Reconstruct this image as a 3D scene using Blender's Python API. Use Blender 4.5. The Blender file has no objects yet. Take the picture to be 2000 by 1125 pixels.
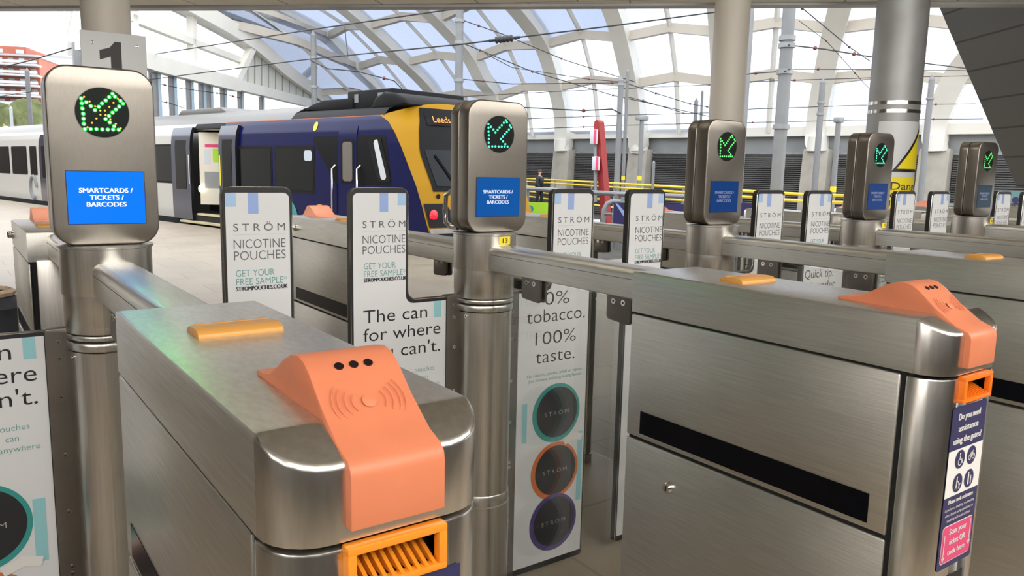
import bpy, bmesh, math, random
from mathutils import Vector, Matrix
C = bpy.context.scene.collection
PI = math.pi
S = 0.85            # metres per working unit

# ------------------------------------------------------------------ camera, world, lights, exposure
FPX, YAW, PITCH, ROLL, EYE = 1540.95, -0.6233, -0.1474, 0.0222, 1.66
_cy, _sy, _cp, _sp = math.cos(YAW), math.sin(YAW), math.cos(PITCH), math.sin(PITCH)
FWD = Vector((-_sy*_cp, _cy*_cp, _sp)); _r = Vector((_cy, _sy, 0)); _u = _r.cross(FWD)
RIGHT = math.cos(ROLL)*_r + math.sin(ROLL)*_u
UP = -math.sin(ROLL)*_r + math.cos(ROLL)*_u
cam_d = bpy.data.cameras.new('camera'); cam = bpy.data.objects.new('camera', cam_d); C.objects.link(cam)
cam_d.sensor_width = 36; cam_d.lens = FPX*36/2000; cam_d.clip_start = .02; cam_d.clip_end = 2000
m = Matrix((RIGHT, UP, -FWD)).transposed().to_4x4(); m.translation = Vector((0, 0, EYE))*S
cam.matrix_world = m
bpy.context.scene.camera = cam
vs = bpy.context.scene.view_settings
vs.view_transform = 'Standard'; vs.look = 'None'; vs.gamma = 1; vs.use_curve_mapping = False
vs.exposure = 0.0

wd = bpy.data.worlds.new('overcast_sky'); bpy.context.scene.world = wd; wd.use_nodes = True
wn = wd.node_tree.nodes; wl = wd.node_tree.links; wn.clear()
wo = wn.new('ShaderNodeOutputWorld'); bg = wn.new('ShaderNodeBackground'); bg.inputs['Strength'].default_value = 3.0
tc = wn.new('ShaderNodeTexCoord'); mp = wn.new('ShaderNodeMapping'); mp.inputs['Scale'].default_value = (1.3, 1.3, 2.2)
nz = wn.new('ShaderNodeTexNoise'); nz.inputs['Scale'].default_value = 1.6; nz.inputs['Detail'].default_value = 4
rp = wn.new('ShaderNodeValToRGB')
rp.color_ramp.elements[0].position = .35; rp.color_ramp.elements[0].color = (.80, .87, .98, 1)
rp.color_ramp.elements[1].position = .62; rp.color_ramp.elements[1].color = (1, 1, 1, 1)
wl.new(tc.outputs['Generated'], mp.inputs['Vector']); wl.new(mp.outputs[0], nz.inputs['Vector'])
wl.new(nz.outputs['Fac'], rp.inputs['Fac']); wl.new(rp.outputs[0], bg.inputs['Color']); wl.new(bg.outputs[0], wo.inputs['Surface'])

def area_light(name, loc, target, sx, sy, power, col):
    d = bpy.data.lights.new(name, 'AREA'); d.shape = 'RECTANGLE'; d.size = sx*S; d.size_y = sy*S
    d.energy = power; d.color = col
    o = bpy.data.objects.new(name, d); C.objects.link(o); o.location = Vector(loc)*S
    o.rotation_euler = (Vector(target)-Vector(loc)).to_track_quat('-Z', 'Y').to_euler()
    return o
area_light('concourse_ceiling_lamp', (0.6, -2.4, 3.5), (1.6, 2.4, .9), 5.5, 1.4, 185, (1, .95, .89))  # unseen area lights, added to brighten the posters, readers and gates
area_light('concourse_ceiling_lamp', (5.5, -1.4, 3.5), (5.0, 2.6, .9), 5.5, 1.4, 135, (1, .95, .89))
area_light('concourse_ceiling_lamp', (-5.5, -1.0, 3.5), (-1.0, 2.6, .9), 4, 1.4, 115, (1, .95, .89))
area_light('concourse_ceiling_lamp', (0.6, 3.9, 3.55), (2.4, 9, 2.2), 3.5, .9, 90, (1, .94, .86))  # added fill aimed forward at the platform sign and columns
area_light('concourse_ceiling_lamp', (5.8, 2.6, 3.55), (8.5, 7, 2.2), 3.5, .9, 40, (1, .94, .86))

# ------------------------------------------------------------------ materials
MATS = {}
def new_mat(name):
    m = bpy.data.materials.new(name); m.use_nodes = True; MATS[name] = m
    return m, m.node_tree.nodes, m.node_tree.links, m.node_tree.nodes['Principled BSDF']
def plain(name, col, rough=.5, metal=0, emit=None, estr=1, noise=0, nscale=8, coat=0, spec=None):
    m, n, l, b = new_mat(name)
    b.inputs['Base Color'].default_value = (*col, 1); b.inputs['Roughness'].default_value = rough; b.inputs['Metallic'].default_value = metal
    if coat: b.inputs['Coat Weight'].default_value = coat; b.inputs['Coat Roughness'].default_value = .08
    if spec is not None: b.inputs['Specular IOR Level'].default_value = spec
    if emit: b.inputs['Emission Color'].default_value = (*emit, 1); b.inputs['Emission Strength'].default_value = estr
    if noise:
        t = n.new('ShaderNodeTexCoord'); x = n.new('ShaderNodeTexNoise'); x.inputs['Scale'].default_value = nscale; x.inputs['Detail'].default_value = 6
        r = n.new('ShaderNodeValToRGB')
        r.color_ramp.elements[0].position = .3; r.color_ramp.elements[0].color = (*[c*(1-noise) for c in col], 1)
        r.color_ramp.elements[1].position = .7; r.color_ramp.elements[1].color = (*[min(1, c*(1+noise*.6)) for c in col], 1)
        l.new(t.outputs['Object'], x.inputs['Vector']); l.new(x.outputs['Fac'], r.inputs['Fac']); l.new(r.outputs[0], b.inputs['Base Color'])
    return m
def brushed(name, col, rough, scale, bump=.04, aniso=0, patch=.08):
    """stainless steel: grain stretched along one axis, plus faint handling smears"""
    m, n, l, b = new_mat(name)
    b.inputs['Metallic'].default_value = 1
    t = n.new('ShaderNodeTexCoord'); mp = n.new('ShaderNodeMapping'); mp.inputs['Scale'].default_value = scale
    x = n.new('ShaderNodeTexNoise'); x.inputs['Scale'].default_value = 1; x.inputs['Detail'].default_value = 3
    l.new(t.outputs['Object'], mp.inputs['Vector']); l.new(mp.outputs[0], x.inputs['Vector'])
    s = n.new('ShaderNodeTexNoise'); s.inputs['Scale'].default_value = 5; s.inputs['Detail'].default_value = 5
    l.new(t.outputs['Object'], s.inputs['Vector'])
    r = n.new('ShaderNodeValToRGB'); r.color_ramp.elements[0].position = .3; r.color_ramp.elements[1].position = .72
    r.color_ramp.elements[0].color = (*[c*(1-patch) for c in col], 1); r.color_ramp.elements[1].color = (*[min(1, c*(1+patch)) for c in col], 1)
    l.new(x.outputs['Fac'], r.inputs['Fac']); l.new(r.outputs[0], b.inputs['Base Color'])
    ma = n.new('ShaderNodeMapRange'); ma.inputs['To Min'].default_value = rough-.06; ma.inputs['To Max'].default_value = rough+.08
    l.new(s.outputs['Fac'], ma.inputs['Value']); l.new(ma.outputs[0], b.inputs['Roughness'])
    bp = n.new('ShaderNodeBump'); bp.inputs['Strength'].default_value = bump; bp.inputs['Distance'].default_value = .01
    l.new(x.outputs['Fac'], bp.inputs['Height']); l.new(bp.outputs[0], b.inputs['Normal'])
    return m
STEEL = (.72, .71, .67)
brushed('steel_brushed_level', STEEL, .36, (260, 9, 260))
brushed('steel_brushed_top', (.74, .73, .71), .36, (140, 60, 60), .03)
brushed('steel_brushed_upright', (.61, .59, .555), .30, (200, 200, 5), .03)
brushed('steel_head', (.30, .28, .25), .34, (260, 260, 60), .02, patch=.03)
brushed('steel_cap', (.76, .74, .70), .24, (120, 120, 20), .02)
plain('steel_dark_strip', (.20, .185, .165), .42, .9, noise=.15)
plain('steel_polished', (.75, .74, .71), .15, 1)
plain('shadow_gap', (.012, .012, .012), .8)
plain('black_gloss', (.004, .004, .006), .15, spec=.15)
plain('arrow_lens', (.006, .010, .008), .4, spec=.15)
plain('black_plastic', (.02, .02, .022), .4)
plain('reader_orange', (.71, .225, .11), .46, noise=.05, nscale=14)
plain('reader_pink', (.86, .36, .24), .5, noise=.04)  # same orange plastic, with the sky reflection put into a paler colour
plain('slot_amber', (.88, .29, .02), .38)
plain('slot_orange', (.93, .20, .01), .36)
plain('amber_lens', (.64, .31, .07), .38)
plain('sensor_dot', (.01, .006, .01), .12)
plain('screen_blue_bright', (0, 0, 0), .3, spec=.12, emit=(.002, .19, 1.0), estr=1.15)
plain('screen_blue', (0, .01, .02), .3, spec=.12, emit=(.005, .085, .36), estr=1.0)  # dimmer copies of one screen, viewing-angle falloff put into the emission
plain('screen_blue_dim', (0, .01, .02), .3, spec=.12, emit=(.008, .035, .17), estr=1.0)
plain('screen_dark', (.004, .01, .02), .3, spec=.12, emit=(.008, .025, .045), estr=1.0)
plain('screen_text', (.5, .5, .5), .4, emit=(1, 1, 1), estr=.95)
plain('screen_text_mid', (.3, .3, .3), .4, emit=(.62, .74, .95), estr=.8)
plain('screen_text_dim', (.1, .1, .1), .4, emit=(.25, .3, .5), estr=.55)
plain('led_green', (.1, .4, .1), .4, emit=(.03, 1.0, .05), estr=90)
plain('led_green_lens', (.02, .3, .05), .4, emit=(.0, .62, .06), estr=1.0)
plain('led_teal', (.1, .4, .3), .4, emit=(.02, .95, .52), estr=1.25)
plain('led_green_far', (.1, .4, .1), .4, emit=(.08, .95, .15), estr=1.25)
plain('led_amber', (.5, .2, .05), .4, emit=(1, .30, .02), estr=1.6)
plain('poster_white', (.65, .67, .69), .32, noise=.02, nscale=3)
plain('ink_black', (.012, .012, .016), .5)
plain('ink_grey', (.10, .10, .11), .5)
plain('ink_rule', (.5, .5, .52), .5)
plain('ink_teal', (.09, .30, .29), .5)
plain('ink_light_teal', (.27, .55, .60), .5)
plain('ink_blue', (.27, .38, .68), .5)
plain('ink_pale_blue', (.34, .50, .72), .5)
plain('can_teal', (.035, .29, .27), .4)
plain('can_orange', (.62, .16, .04), .4)
plain('can_purple', (.075, .05, .20), .4)
plain('can_black', (.02, .022, .026), .4)
plain('can_letter', (.42, .41, .39), .5)
plain('pouch_white', (.72, .72, .70), .6)
plain('sticker_navy', (.030, .030, .105), .4)
plain('sticker_white', (.82, .82, .80), .4)
plain('sticker_pink', (.74, .07, .20), .4)
plain('label_yellow', (.88, .68, .02), .5)
def glass_mat(name, col, rough=.02, fac=.12, dirt=0, streak=False, haze=0):
    m, n, l, b = new_mat(name); n.remove(b)
    o = n['Material Output']; tr = n.new('ShaderNodeBsdfTransparent'); tr.inputs['Color'].default_value = (*col, 1)
    gl = n.new('ShaderNodeBsdfGlossy'); gl.inputs['Roughness'].default_value = rough; gl.inputs['Color'].default_value = (.9, .9, .9, 1)
    lw = n.new('ShaderNodeLayerWeight'); lw.inputs['Blend'].default_value = .5
    pw = n.new('ShaderNodeMath'); pw.operation = 'POWER'; pw.inputs[1].default_value = 4; l.new(lw.outputs['Facing'], pw.inputs[0])
    fr = n.new('ShaderNodeMapRange'); fr.inputs['To Min'].default_value = fac*.3; fr.inputs['To Max'].default_value = .55; l.new(pw.outputs[0], fr.inputs['Value'])
    mx = n.new('ShaderNodeMixShader'); l.new(fr.outputs[0], mx.inputs[0]); l.new(tr.outputs[0], mx.inputs[1]); l.new(gl.outputs[0], mx.inputs[2])
    last = mx
    if dirt:
        df = n.new('ShaderNodeBsdfDiffuse'); df.inputs['Color'].default_value = (.8, .8, .78, 1)
        t = n.new('ShaderNodeTexCoord'); x = n.new('ShaderNodeTexNoise'); x.inputs['Scale'].default_value = 6; x.inputs['Detail'].default_value = 8
        mr = n.new('ShaderNodeMapRange'); mr.inputs['From Min'].default_value = .35; mr.inputs['From Max'].default_value = .8; mr.inputs['To Max'].default_value = dirt
        mp = n.new('ShaderNodeMapping'); mp.inputs['Scale'].default_value = (.11, .11, .004) if streak else (1, 1, 1)
        l.new(t.outputs['Object'], mp.inputs['Vector']); l.new(mp.outputs[0], x.inputs['Vector']); l.new(x.outputs['Fac'], mr.inputs['Value'])
        if streak: df.inputs['Color'].default_value = (.55, .58, .62, 1); x.inputs['Detail'].default_value = 2
        m2 = n.new('ShaderNodeMixShader'); l.new(mr.outputs[0], m2.inputs[0]); l.new(mx.outputs[0], m2.inputs[1]); l.new(df.outputs[0], m2.inputs[2]); last = m2
    if haze:                                             # foil scatters daylight inward
        tl = n.new('ShaderNodeBsdfTranslucent'); tl.inputs['Color'].default_value = (.56, .64, .80, 1)
        m3 = n.new('ShaderNodeMixShader'); m3.inputs[0].default_value = haze; l.new(last.outputs[0], m3.inputs[1]); l.new(tl.outputs[0], m3.inputs[2]); last = m3
    l.new(last.outputs[0], o.inputs['Surface'])
    return m
glass_mat('gate_glass', (.90, .91, .90), dirt=.05)
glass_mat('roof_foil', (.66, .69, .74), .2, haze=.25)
glass_mat('roof_foil_tinted', (.155, .18, .235), .2, dirt=.08, haze=.2)  # bluer copy of the foil, grazing-view sky reflection put into the tint
glass_mat('end_glazing', (.90, .93, .96), .1, dirt=.75, streak=True)
plain('fin_glass', (.42, .55, .62), .25)
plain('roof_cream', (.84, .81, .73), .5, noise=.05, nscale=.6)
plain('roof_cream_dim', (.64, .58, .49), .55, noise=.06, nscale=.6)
plain('cream_panel', (.66, .65, .58), .55)
plain('panel_groove', (.28, .27, .24), .7)
plain('concrete', (.46, .425, .36), .85, noise=.16, nscale=1.4)
plain('wall_band_grey', (.30, .31, .31), .7, noise=.1, nscale=1)
plain('louvre', (.16, .155, .15), .5, .3)
plain('louvre_void', (.008, .008, .008), .9)
plain('galvanised', (.31, .32, .325), .5, .35, noise=.18, nscale=2.5)
plain('mast_grey', (.235, .24, .245), .55, .2, noise=.1, nscale=2)
plain('column_paint', (.53, .50, .45), .5, noise=.05, nscale=1.5)
plain('wire', (.025, .025, .028), .6)
plain('insulator', (.03, .028, .03), .45)
plain('insulator_red', (.16, .045, .04), .5)
plain('fence_yellow', (.85, .60, .03), .5)
plain('rail_grey', (.22, .225, .23), .5, .2)
plain('signal_red', (.30, .018, .018), .5)
plain('signal_pink', (.3, .02, .05), .4, emit=(.95, .03, .14), estr=1.0)
plain('banner_green', (.42, .70, .03), .55)
plain('banner_navy', (.018, .014, .10), .55)
plain('train_blue', (.005, .007, .062), .22, coat=.06, spec=.12)
plain('train_white', (.52, .51, .475), .35, coat=.2)
plain('train_silver', (.14, .133, .122), .34, .8)
plain('train_dark', (.010, .010, .011), .6, spec=.15)
plain('train_door', (.010, .016, .05), .18, coat=.6)
plain('train_yellow', (.36, .185, .004), .42, spec=.12)
plain('train_glass', (.008, .009, .010), .06, spec=.18)
plain('train_mask', (.010, .010, .011), .5, spec=.08)
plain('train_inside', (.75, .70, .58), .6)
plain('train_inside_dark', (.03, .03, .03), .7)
plain('train_under', (.012, .012, .012), .8)
plain('train_step', (.62, .54, .32), .5)
plain('train_orange_line', (.55, .16, .06), .5)
plain('lamp_white', (1, 1, 1), .4, emit=(1, .93, .75), estr=3)
plain('lamp_red', (.5, .02, .03), .3, emit=(.9, .012, .035), estr=1.0)
plain('led_text_amber', (.3, .1, .02), .4, emit=(1, .36, .03), estr=1.2)
plain('emblem_white', (.75, .8, .8), .4)
plain('emblem_orange', (.75, .30, .05), .4)
plain('sign_white', (.62, .65, .68), .45)
plain('sign_black', (.012, .012, .014), .5)
plain('sign_yellow', (.88, .72, .02), .5)
plain('track_bed', (.10, .09, .08), .95, noise=.3, nscale=4)
plain('brick_red', (.42, .13, .085), .85, noise=.15, nscale=.5)
plain('brick_grey', (.42, .41, .40), .8)
plain('slab_grey', (.40, .39, .38), .8)
plain('window_far', (.55, .62, .68), .2)
plain('hedge', (.12, .14, .05), .9, noise=.4, nscale=1)
plain('coat_navy', (.012, .014, .022), .6, noise=.3, nscale=20)
plain('skin', (.50, .27, .19), .55)
plain('mask_black', (.012, .012, .013), .8)
plain('hair_brown', (.10, .05, .03), .7)
plain('trouser_black', (.012, .012, .014), .8)
plain('fur_trim', (.33, .25, .18), .95, noise=.4, nscale=60)
plain('plaster_cream', (.52, .50, .45), .85, noise=.08, nscale=.5)
plain('brick_soot', (.10, .075, .06), .9, noise=.3, nscale=.8)
plain('wall_render', (.16, .14, .12), .8, noise=.08, nscale=.5)
def tiles(name, col, joint, size, rough, ang=0):
    m, n, l, b = new_mat(name)
    t = n.new('ShaderNodeTexCoord'); mp = n.new('ShaderNodeMapping'); mp.inputs['Rotation'].default_value = (0, 0, ang)
    br = n.new('ShaderNodeTexBrick'); br.offset = .5
    br.inputs['Color1'].default_value = (*col, 1); br.inputs['Color2'].default_value = (*[c*.92 for c in col], 1); br.inputs['Mortar'].default_value = (*joint, 1)
    br.inputs['Scale'].default_value = 1; br.inputs['Mortar Size'].default_value = .008; br.inputs['Brick Width'].default_value = size; br.inputs['Row Height'].default_value = size
    l.new(t.outputs['Object'], mp.inputs['Vector']); l.new(mp.outputs[0], br.inputs['Vector'])
    x = n.new('ShaderNodeTexNoise'); x.inputs['Scale'].default_value = 1.3; x.inputs['Detail'].default_value = 7
    l.new(t.outputs['Object'], x.inputs['Vector'])
    mx = n.new('ShaderNodeMix'); mx.data_type = 'RGBA'; mx.blend_type = 'MULTIPLY'; mx.inputs['Factor'].default_value = 1
    r = n.new('ShaderNodeValToRGB'); r.color_ramp.elements[0].position = .3; r.color_ramp.elements[0].color = (.82, .81, .8, 1); r.color_ramp.elements[1].position = .65
    l.new(x.outputs['Fac'], r.inputs['Fac']); l.new(br.outputs['Color'], mx.inputs[6]); l.new(r.outputs[0], mx.inputs[7])
    l.new(mx.outputs[2], b.inputs['Base Color'])
    mr = n.new('ShaderNodeMapRange'); mr.inputs['To Min'].default_value = rough-.1; mr.inputs['To Max'].default_value = rough+.12
    l.new(x.outputs['Fac'], mr.inputs['Value']); l.new(mr.outputs[0], b.inputs['Roughness'])
tiles('floor_tile', (.385, .32, .24), (.28, .235, .18), .6, .5)
tiles('soffit_panel', (.55, .53, .48), (.10, .095, .085), 1.1, .6, .82)
tiles('dark_floor_far', (.35, .33, .30), (.3, .28, .25), .8, .6)
def lined(name, col, dark, period, axis='Z', frac=.06, rough=.6):
    m, n, l, b = new_mat(name); b.inputs['Roughness'].default_value = rough
    t = n.new('ShaderNodeTexCoord'); sp = n.new('ShaderNodeSeparateXYZ'); l.new(t.outputs['Object'], sp.inputs[0])
    d = n.new('ShaderNodeMath'); d.operation = 'DIVIDE'; d.inputs[1].default_value = period; l.new(sp.outputs[axis], d.inputs[0])
    f = n.new('ShaderNodeMath'); f.operation = 'FRACT'; l.new(d.outputs[0], f.inputs[0])
    g = n.new('ShaderNodeMath'); g.operation = 'LESS_THAN'; g.inputs[1].default_value = frac; l.new(f.outputs[0], g.inputs[0])
    mx = n.new('ShaderNodeMix'); mx.data_type = 'RGBA'; mx.inputs[6].default_value = (*col, 1); mx.inputs[7].default_value = (*dark, 1)
    l.new(g.outputs[0], mx.inputs[0]); l.new(mx.outputs[2], b.inputs['Base Color'])
lined('dark_cladding', (.052, .050, .043), (.012, .012, .010), .36)

# ------------------------------------------------------------------ mesh builder (working units, world frame)
DEPS = None
class MB:
    def __init__(s, origin=(0, 0, 0)):
        s.v = []; s.f = []; s.m = []; s.mats = []; s.o = Vector(origin)
    def mi(s, name):
        if name not in s.mats: s.mats.append(name)
        return s.mats.index(name)
    def raw(s, vs_, fs, mat, M=None):
        k = len(s.v); i = s.mi(mat)
        for v in vs_:
            v = Vector(v)
            s.v.append(M @ v if M else v)
        for f in fs: s.f.append([a+k for a in f]); s.m.append(i)
        return s
    def bm(s, b, mat, M=None):
        b.verts.index_update()
        s.raw([v.co.copy() for v in b.verts], [[v.index for v in f.verts] for f in b.faces], mat, M); b.free(); return s
    def box(s, x0, x1, y0, y1, z0, z1, mat, bev=0, seg=2, M=None):
        b = bmesh.new(); bmesh.ops.create_cube(b, size=1)
        for v in b.verts: v.co = Vector(((x0+x1)/2+v.co.x*(x1-x0), (y0+y1)/2+v.co.y*(y1-y0), (z0+z1)/2+v.co.z*(z1-z0)))
        if bev: bmesh.ops.bevel(b, geom=b.edges[:], offset=bev, segments=seg, affect='EDGES', profile=.5)
        return s.bm(b, mat, M)
    def prism(s, poly, h0, h1, mat, fr=None, bev=0, seg=2, M=None):
        """poly 2D outline extruded from h0 to h1; fr(a,b,h) -> xyz"""
        fr = fr or (lambda a, b, h: (a, b, h))
        b = bmesh.new(); n = len(poly)
        lo = [b.verts.new(fr(a, c, h0)) for a, c in poly]; hi = [b.verts.new(fr(a, c, h1)) for a, c in poly]
        b.faces.new(lo[::-1]); b.faces.new(hi)
        for i in range(n): b.faces.new((lo[i], lo[(i+1) % n], hi[(i+1) % n], hi[i]))
        bmesh.ops.recalc_face_normals(b, faces=b.faces[:])
        if bev:
            es = [e for e in b.edges if len(e.link_faces) == 2 and e.calc_face_angle(0) > .6]
            bmesh.ops.bevel(b, geom=es, offset=bev, segments=seg, affect='EDGES', profile=.5, clamp_overlap=True)
        bmesh.ops.triangulate(b, faces=[f for f in b.faces if len(f.verts) > 4])
        return s.bm(b, mat, M)
    def flat(s, poly, mat, fr):
        b = bmesh.new(); f = b.faces.new([b.verts.new(fr(a, c)) for a, c in poly])
        if len(poly) > 4: bmesh.ops.triangulate(b, faces=[f])
        return s.bm(b, mat)
    def cyl(s, p0, p1, r0, r1=None, mat='', seg=16, caps=True):
        p0, p1 = Vector(p0), Vector(p1); r1 = r0 if r1 is None else r1
        d = (p1-p0).normalized(); a = d.orthogonal().normalized(); b = d.cross(a)
        vs_ = []
        for p, r in ((p0, r0), (p1, r1)):
            for i in range(seg): t = 2*PI*i/seg; vs_.append(p+r*(math.cos(t)*a+math.sin(t)*b))
        fs = [[i, (i+1) % seg, seg+(i+1) % seg, seg+i] for i in range(seg)]
        if caps: fs += [list(range(seg))[::-1], list(range(seg, 2*seg))]
        return s.raw(vs_, fs, mat)
    def lathe(s, prof, c, mat, seg=32, axis=(0, 0, 1)):
        d = Vector(axis).normalized(); a = d.orthogonal().normalized() if abs(d.z) < .99 else Vector((1, 0, 0)); b = d.cross(a); c = Vector(c)
        vs_ = []; fs = []; n = len(prof)
        for i in range(seg):
            t = 2*PI*i/seg; e = math.cos(t)*a+math.sin(t)*b
            for r, h in prof: vs_.append(c+e*r+d*h)
        for i in range(seg):
            j = (i+1) % seg
            for k in range(n-1): fs.append([i*n+k, j*n+k, j*n+k+1, i*n+k+1])
        return s.raw(vs_, fs, mat)
    def tube(s, pts, r, mat, seg=8, caps=True):
        pts = [Vector(p) for p in pts]; n = len(pts); vs_ = []; fs = []
        d0 = (pts[1]-pts[0]).normalized(); a = d0.orthogonal().normalized()
        for i, p in enumerate(pts):
            d = ((pts[min(i+1, n-1)]-pts[max(i-1, 0)])).normalized()
            a = (a-d*a.dot(d)).normalized(); b = d.cross(a)
            for k in range(seg): t = 2*PI*k/seg; vs_.append(p+r*(math.cos(t)*a+math.sin(t)*b))
        for i in range(n-1):
            for k in range(seg): fs.append([i*seg+k, i*seg+(k+1) % seg, (i+1)*seg+(k+1) % seg, (i+1)*seg+k])
        if caps: fs += [list(range(seg))[::-1], list(range((n-1)*seg, n*seg))]
        return s.raw(vs_, fs, mat)
    def grid(s, fn, nu, nv, mat):
        vs_ = [fn(i/nu, j/nv) for i in range(nu+1) for j in range(nv+1)]
        fs = [[i*(nv+1)+j, (i+1)*(nv+1)+j, (i+1)*(nv+1)+j+1, i*(nv+1)+j+1] for i in range(nu) for j in range(nv)]
        return s.raw(vs_, fs, mat)
    def bar(s, p0, p1, w, h, mat, up=(0, 0, 1)):
        p0, p1 = Vector(p0), Vector(p1); d = (p1-p0).normalized(); a = d.cross(Vector(up)).normalized(); b = a.cross(d)
        vs_ = [p+a*(i*w/2)+b*(j*h/2) for p in (p0, p1) for i, j in ((-1, -1), (1, -1), (1, 1), (-1, 1))]
        return s.raw(vs_, [[3, 2, 1, 0], [4, 5, 6, 7], [0, 1, 5, 4], [1, 2, 6, 5], [2, 3, 7, 6], [3, 0, 4, 7]], mat)
    def disc(s, c, r, mat, ud, vd, seg=28, r2=None):
        c, ud, vd = Vector(c), Vector(ud), Vector(vd); r2 = r2 or r
        return s.raw([c+ud*(r*math.cos(2*PI*i/seg))+vd*(r2*math.sin(2*PI*i/seg)) for i in range(seg)], [list(range(seg))], mat)
    def rect(s, u0, u1, v0, v1, mat, fr):
        return s.raw([fr(u0, v0), fr(u1, v0), fr(u1, v1), fr(u0, v1)], [[0, 1, 2, 3]], mat)
    def text(s, txt, u, v, cap, mat, fr, width=None, thin=0, align='LEFT', spacing=1, shear=0, sx=1, bold=0):
        """flat lettering: baseline start (u,v), capital height cap, optional exact width; fr(u,v) -> xyz"""
        cu = bpy.data.curves.new('lettering', 'FONT'); cu.body = txt; cu.size = 1; cu.offset = min(thin, 0); cu.space_character = spacing
        cu.shear = shear; cu.resolution_u = 3
        ob = bpy.data.objects.new('lettering', cu); C.objects.link(ob)
        dg = bpy.context.evaluated_depsgraph_get(); dg.update()
        me = bpy.data.meshes.new_from_object(ob.evaluated_get(dg))
        xs = [p.co.x for p in me.vertices]
        if xs:
            x0, x1 = min(xs), max(xs); k = cap/CAPH; kx = (width/(x1-x0)) if width else k*sx
            off = {'LEFT': 0, 'CENTER': -(x1-x0)*kx/2, 'RIGHT': -(x1-x0)*kx}[align]
            for i, du in enumerate((-bold, 0, bold) if bold else (0,)):      # a heavier stroke is the same outline laid down beside itself
                n_ = (Vector(fr(u+.001, v))-Vector(fr(u, v))).cross(Vector(fr(u, v+.001))-Vector(fr(u, v))).normalized()*(.00025*i)
                s.raw([Vector(fr(u+off+du+(p.co.x-x0)*kx, v+p.co.y*k))+n_ for p in me.vertices], [list(q.vertices) for q in me.polygons], mat)
        C.objects.unlink(ob); bpy.data.objects.remove(ob); bpy.data.curves.remove(cu); bpy.data.meshes.remove(me)
        return s
    def build(s, name, parent=None, origin=None, smooth=42):
        o = Vector(origin) if origin is not None else s.o
        me = bpy.data.meshes.new(name)
        me.from_pydata([tuple((v-o)*S) for v in s.v], [], s.f); me.update()
        for mn in s.mats: me.materials.append(MATS[mn])
        me.polygons.foreach_set('material_index', s.m)
        if smooth:
            me.polygons.foreach_set('use_smooth', [True]*len(me.polygons)); me.set_sharp_from_angle(angle=math.radians(smooth))
        ob = bpy.data.objects.new(name, me); C.objects.link(ob)
        if parent: ob.parent = parent
        else: ob.location = o*S
        return ob
def _caph():
    cu = bpy.data.curves.new('lettering', 'FONT'); cu.body = 'H'; cu.size = 1
    ob = bpy.data.objects.new('lettering', cu); C.objects.link(ob)
    dg = bpy.context.evaluated_depsgraph_get(); dg.update(); me = bpy.data.meshes.new_from_object(ob.evaluated_get(dg))
    h = max(p.co.y for p in me.vertices); C.objects.unlink(ob); bpy.data.objects.remove(ob); bpy.data.curves.remove(cu); bpy.data.meshes.remove(me); return h
CAPH = _caph()

def tag(o, label, cat, group=None, kind=None):
    o['label'] = label; o['category'] = cat
    if group: o['group'] = group
    if kind: o['kind'] = kind
    return o
def thing(name, loc, label, cat, group=None, rz=0):
    o = bpy.data.objects.new(name, None); o.empty_display_size = .1; C.objects.link(o)
    o.location = Vector(loc)*S; o.rotation_euler = (0, 0, rz)
    return tag(o, label, cat, group)
def struct(o): o['kind'] = 'structure'; return o
def dup(root, loc, label, group=None, rz=0, skip=()):
    def cp(o, par):
        c = o.copy(); C.objects.link(c); c.parent = par
        for ch in list(o.children):
            if ch.name.split('.')[0] not in skip: cp(ch, c)
        return c
    r = cp(root, None); r.location = Vector(loc)*S; r.rotation_euler = (0, 0, rz); r['label'] = label
    if group: r['group'] = group
    return r
def ray(px, py): return FWD + RIGHT*((px-1000)/FPX) + UP*((562.5-py)/FPX)
EYEV = Vector((0, 0, EYE))
def at(px, py, depth): return EYEV + ray(px, py)*depth
def onplane(px, py, q, n):
    d = ray(px, py); q = Vector(q); n = Vector(n); return EYEV + d*((q-EYEV).dot(n)/d.dot(n))
def rounded(pts, radii, seg=5):
    """2D polygon with rounded corners"""
    out = []; n = len(pts)
    for i in range(n):
        p = Vector(pts[i]); a = Vector(pts[i-1]); b = Vector(pts[(i+1) % n]); r = radii[i] if isinstance(radii, (list, tuple)) else radii
        if r <= 0: out.append(tuple(p)); continue
        u, w = (a-p).normalized(), (b-p).normalized(); ang = u.angle(w); t = r/math.tan(ang/2)
        cen = p+(u+w).normalized()*(r/math.sin(ang/2)); s0 = p+u*t-cen; s1 = p+w*t-cen
        a0 = math.atan2(s0.y, s0.x); da = (math.atan2(s1.y, s1.x)-a0+PI) % (2*PI)-PI
        for k in range(seg+1): out.append((cen.x+r*math.cos(a0+da*k/seg), cen.y+r*math.sin(a0+da*k/seg)))
    return out

# ------------------------------------------------------------------ the place: floor, canopy, walls
TQ = Vector((6.0835, 21.046, 0)); TA = math.radians(-12); TD = Vector((math.sin(TA), math.cos(TA), 0)); TN = Vector((math.cos(TA), -math.sin(TA), 0))
def T(s, w, z): p = TQ+TD*s+TN*w; return Vector((p.x, p.y, z))       # along train, inward, height
EDGE = -.25
fl = MB()
e = lambda s, w, z=0: T(s, w, z)
fl.raw([e(-10.5, EDGE), e(70, EDGE), e(70, -60), e(-70, -60), e(-70, 60), e(-10.5, 60)], [[0, 1, 2, 3], [0, 3, 4, 5]], 'floor_tile')
fl.raw([e(-10.5, EDGE), e(70, EDGE), e(70, EDGE, -1.3), e(-10.5, EDGE, -1.3)], [[0, 1, 2, 3]], 'wall_band_grey')
struct(fl.build('floor', smooth=0))
tb = MB(); tb.raw([e(-10.5, EDGE, -1.3), e(70, EDGE, -1.3), e(70, 60, -1.3), e(-10.5, 60, -1.3)], [[0, 1, 2, 3]], 'track_bed')
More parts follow.
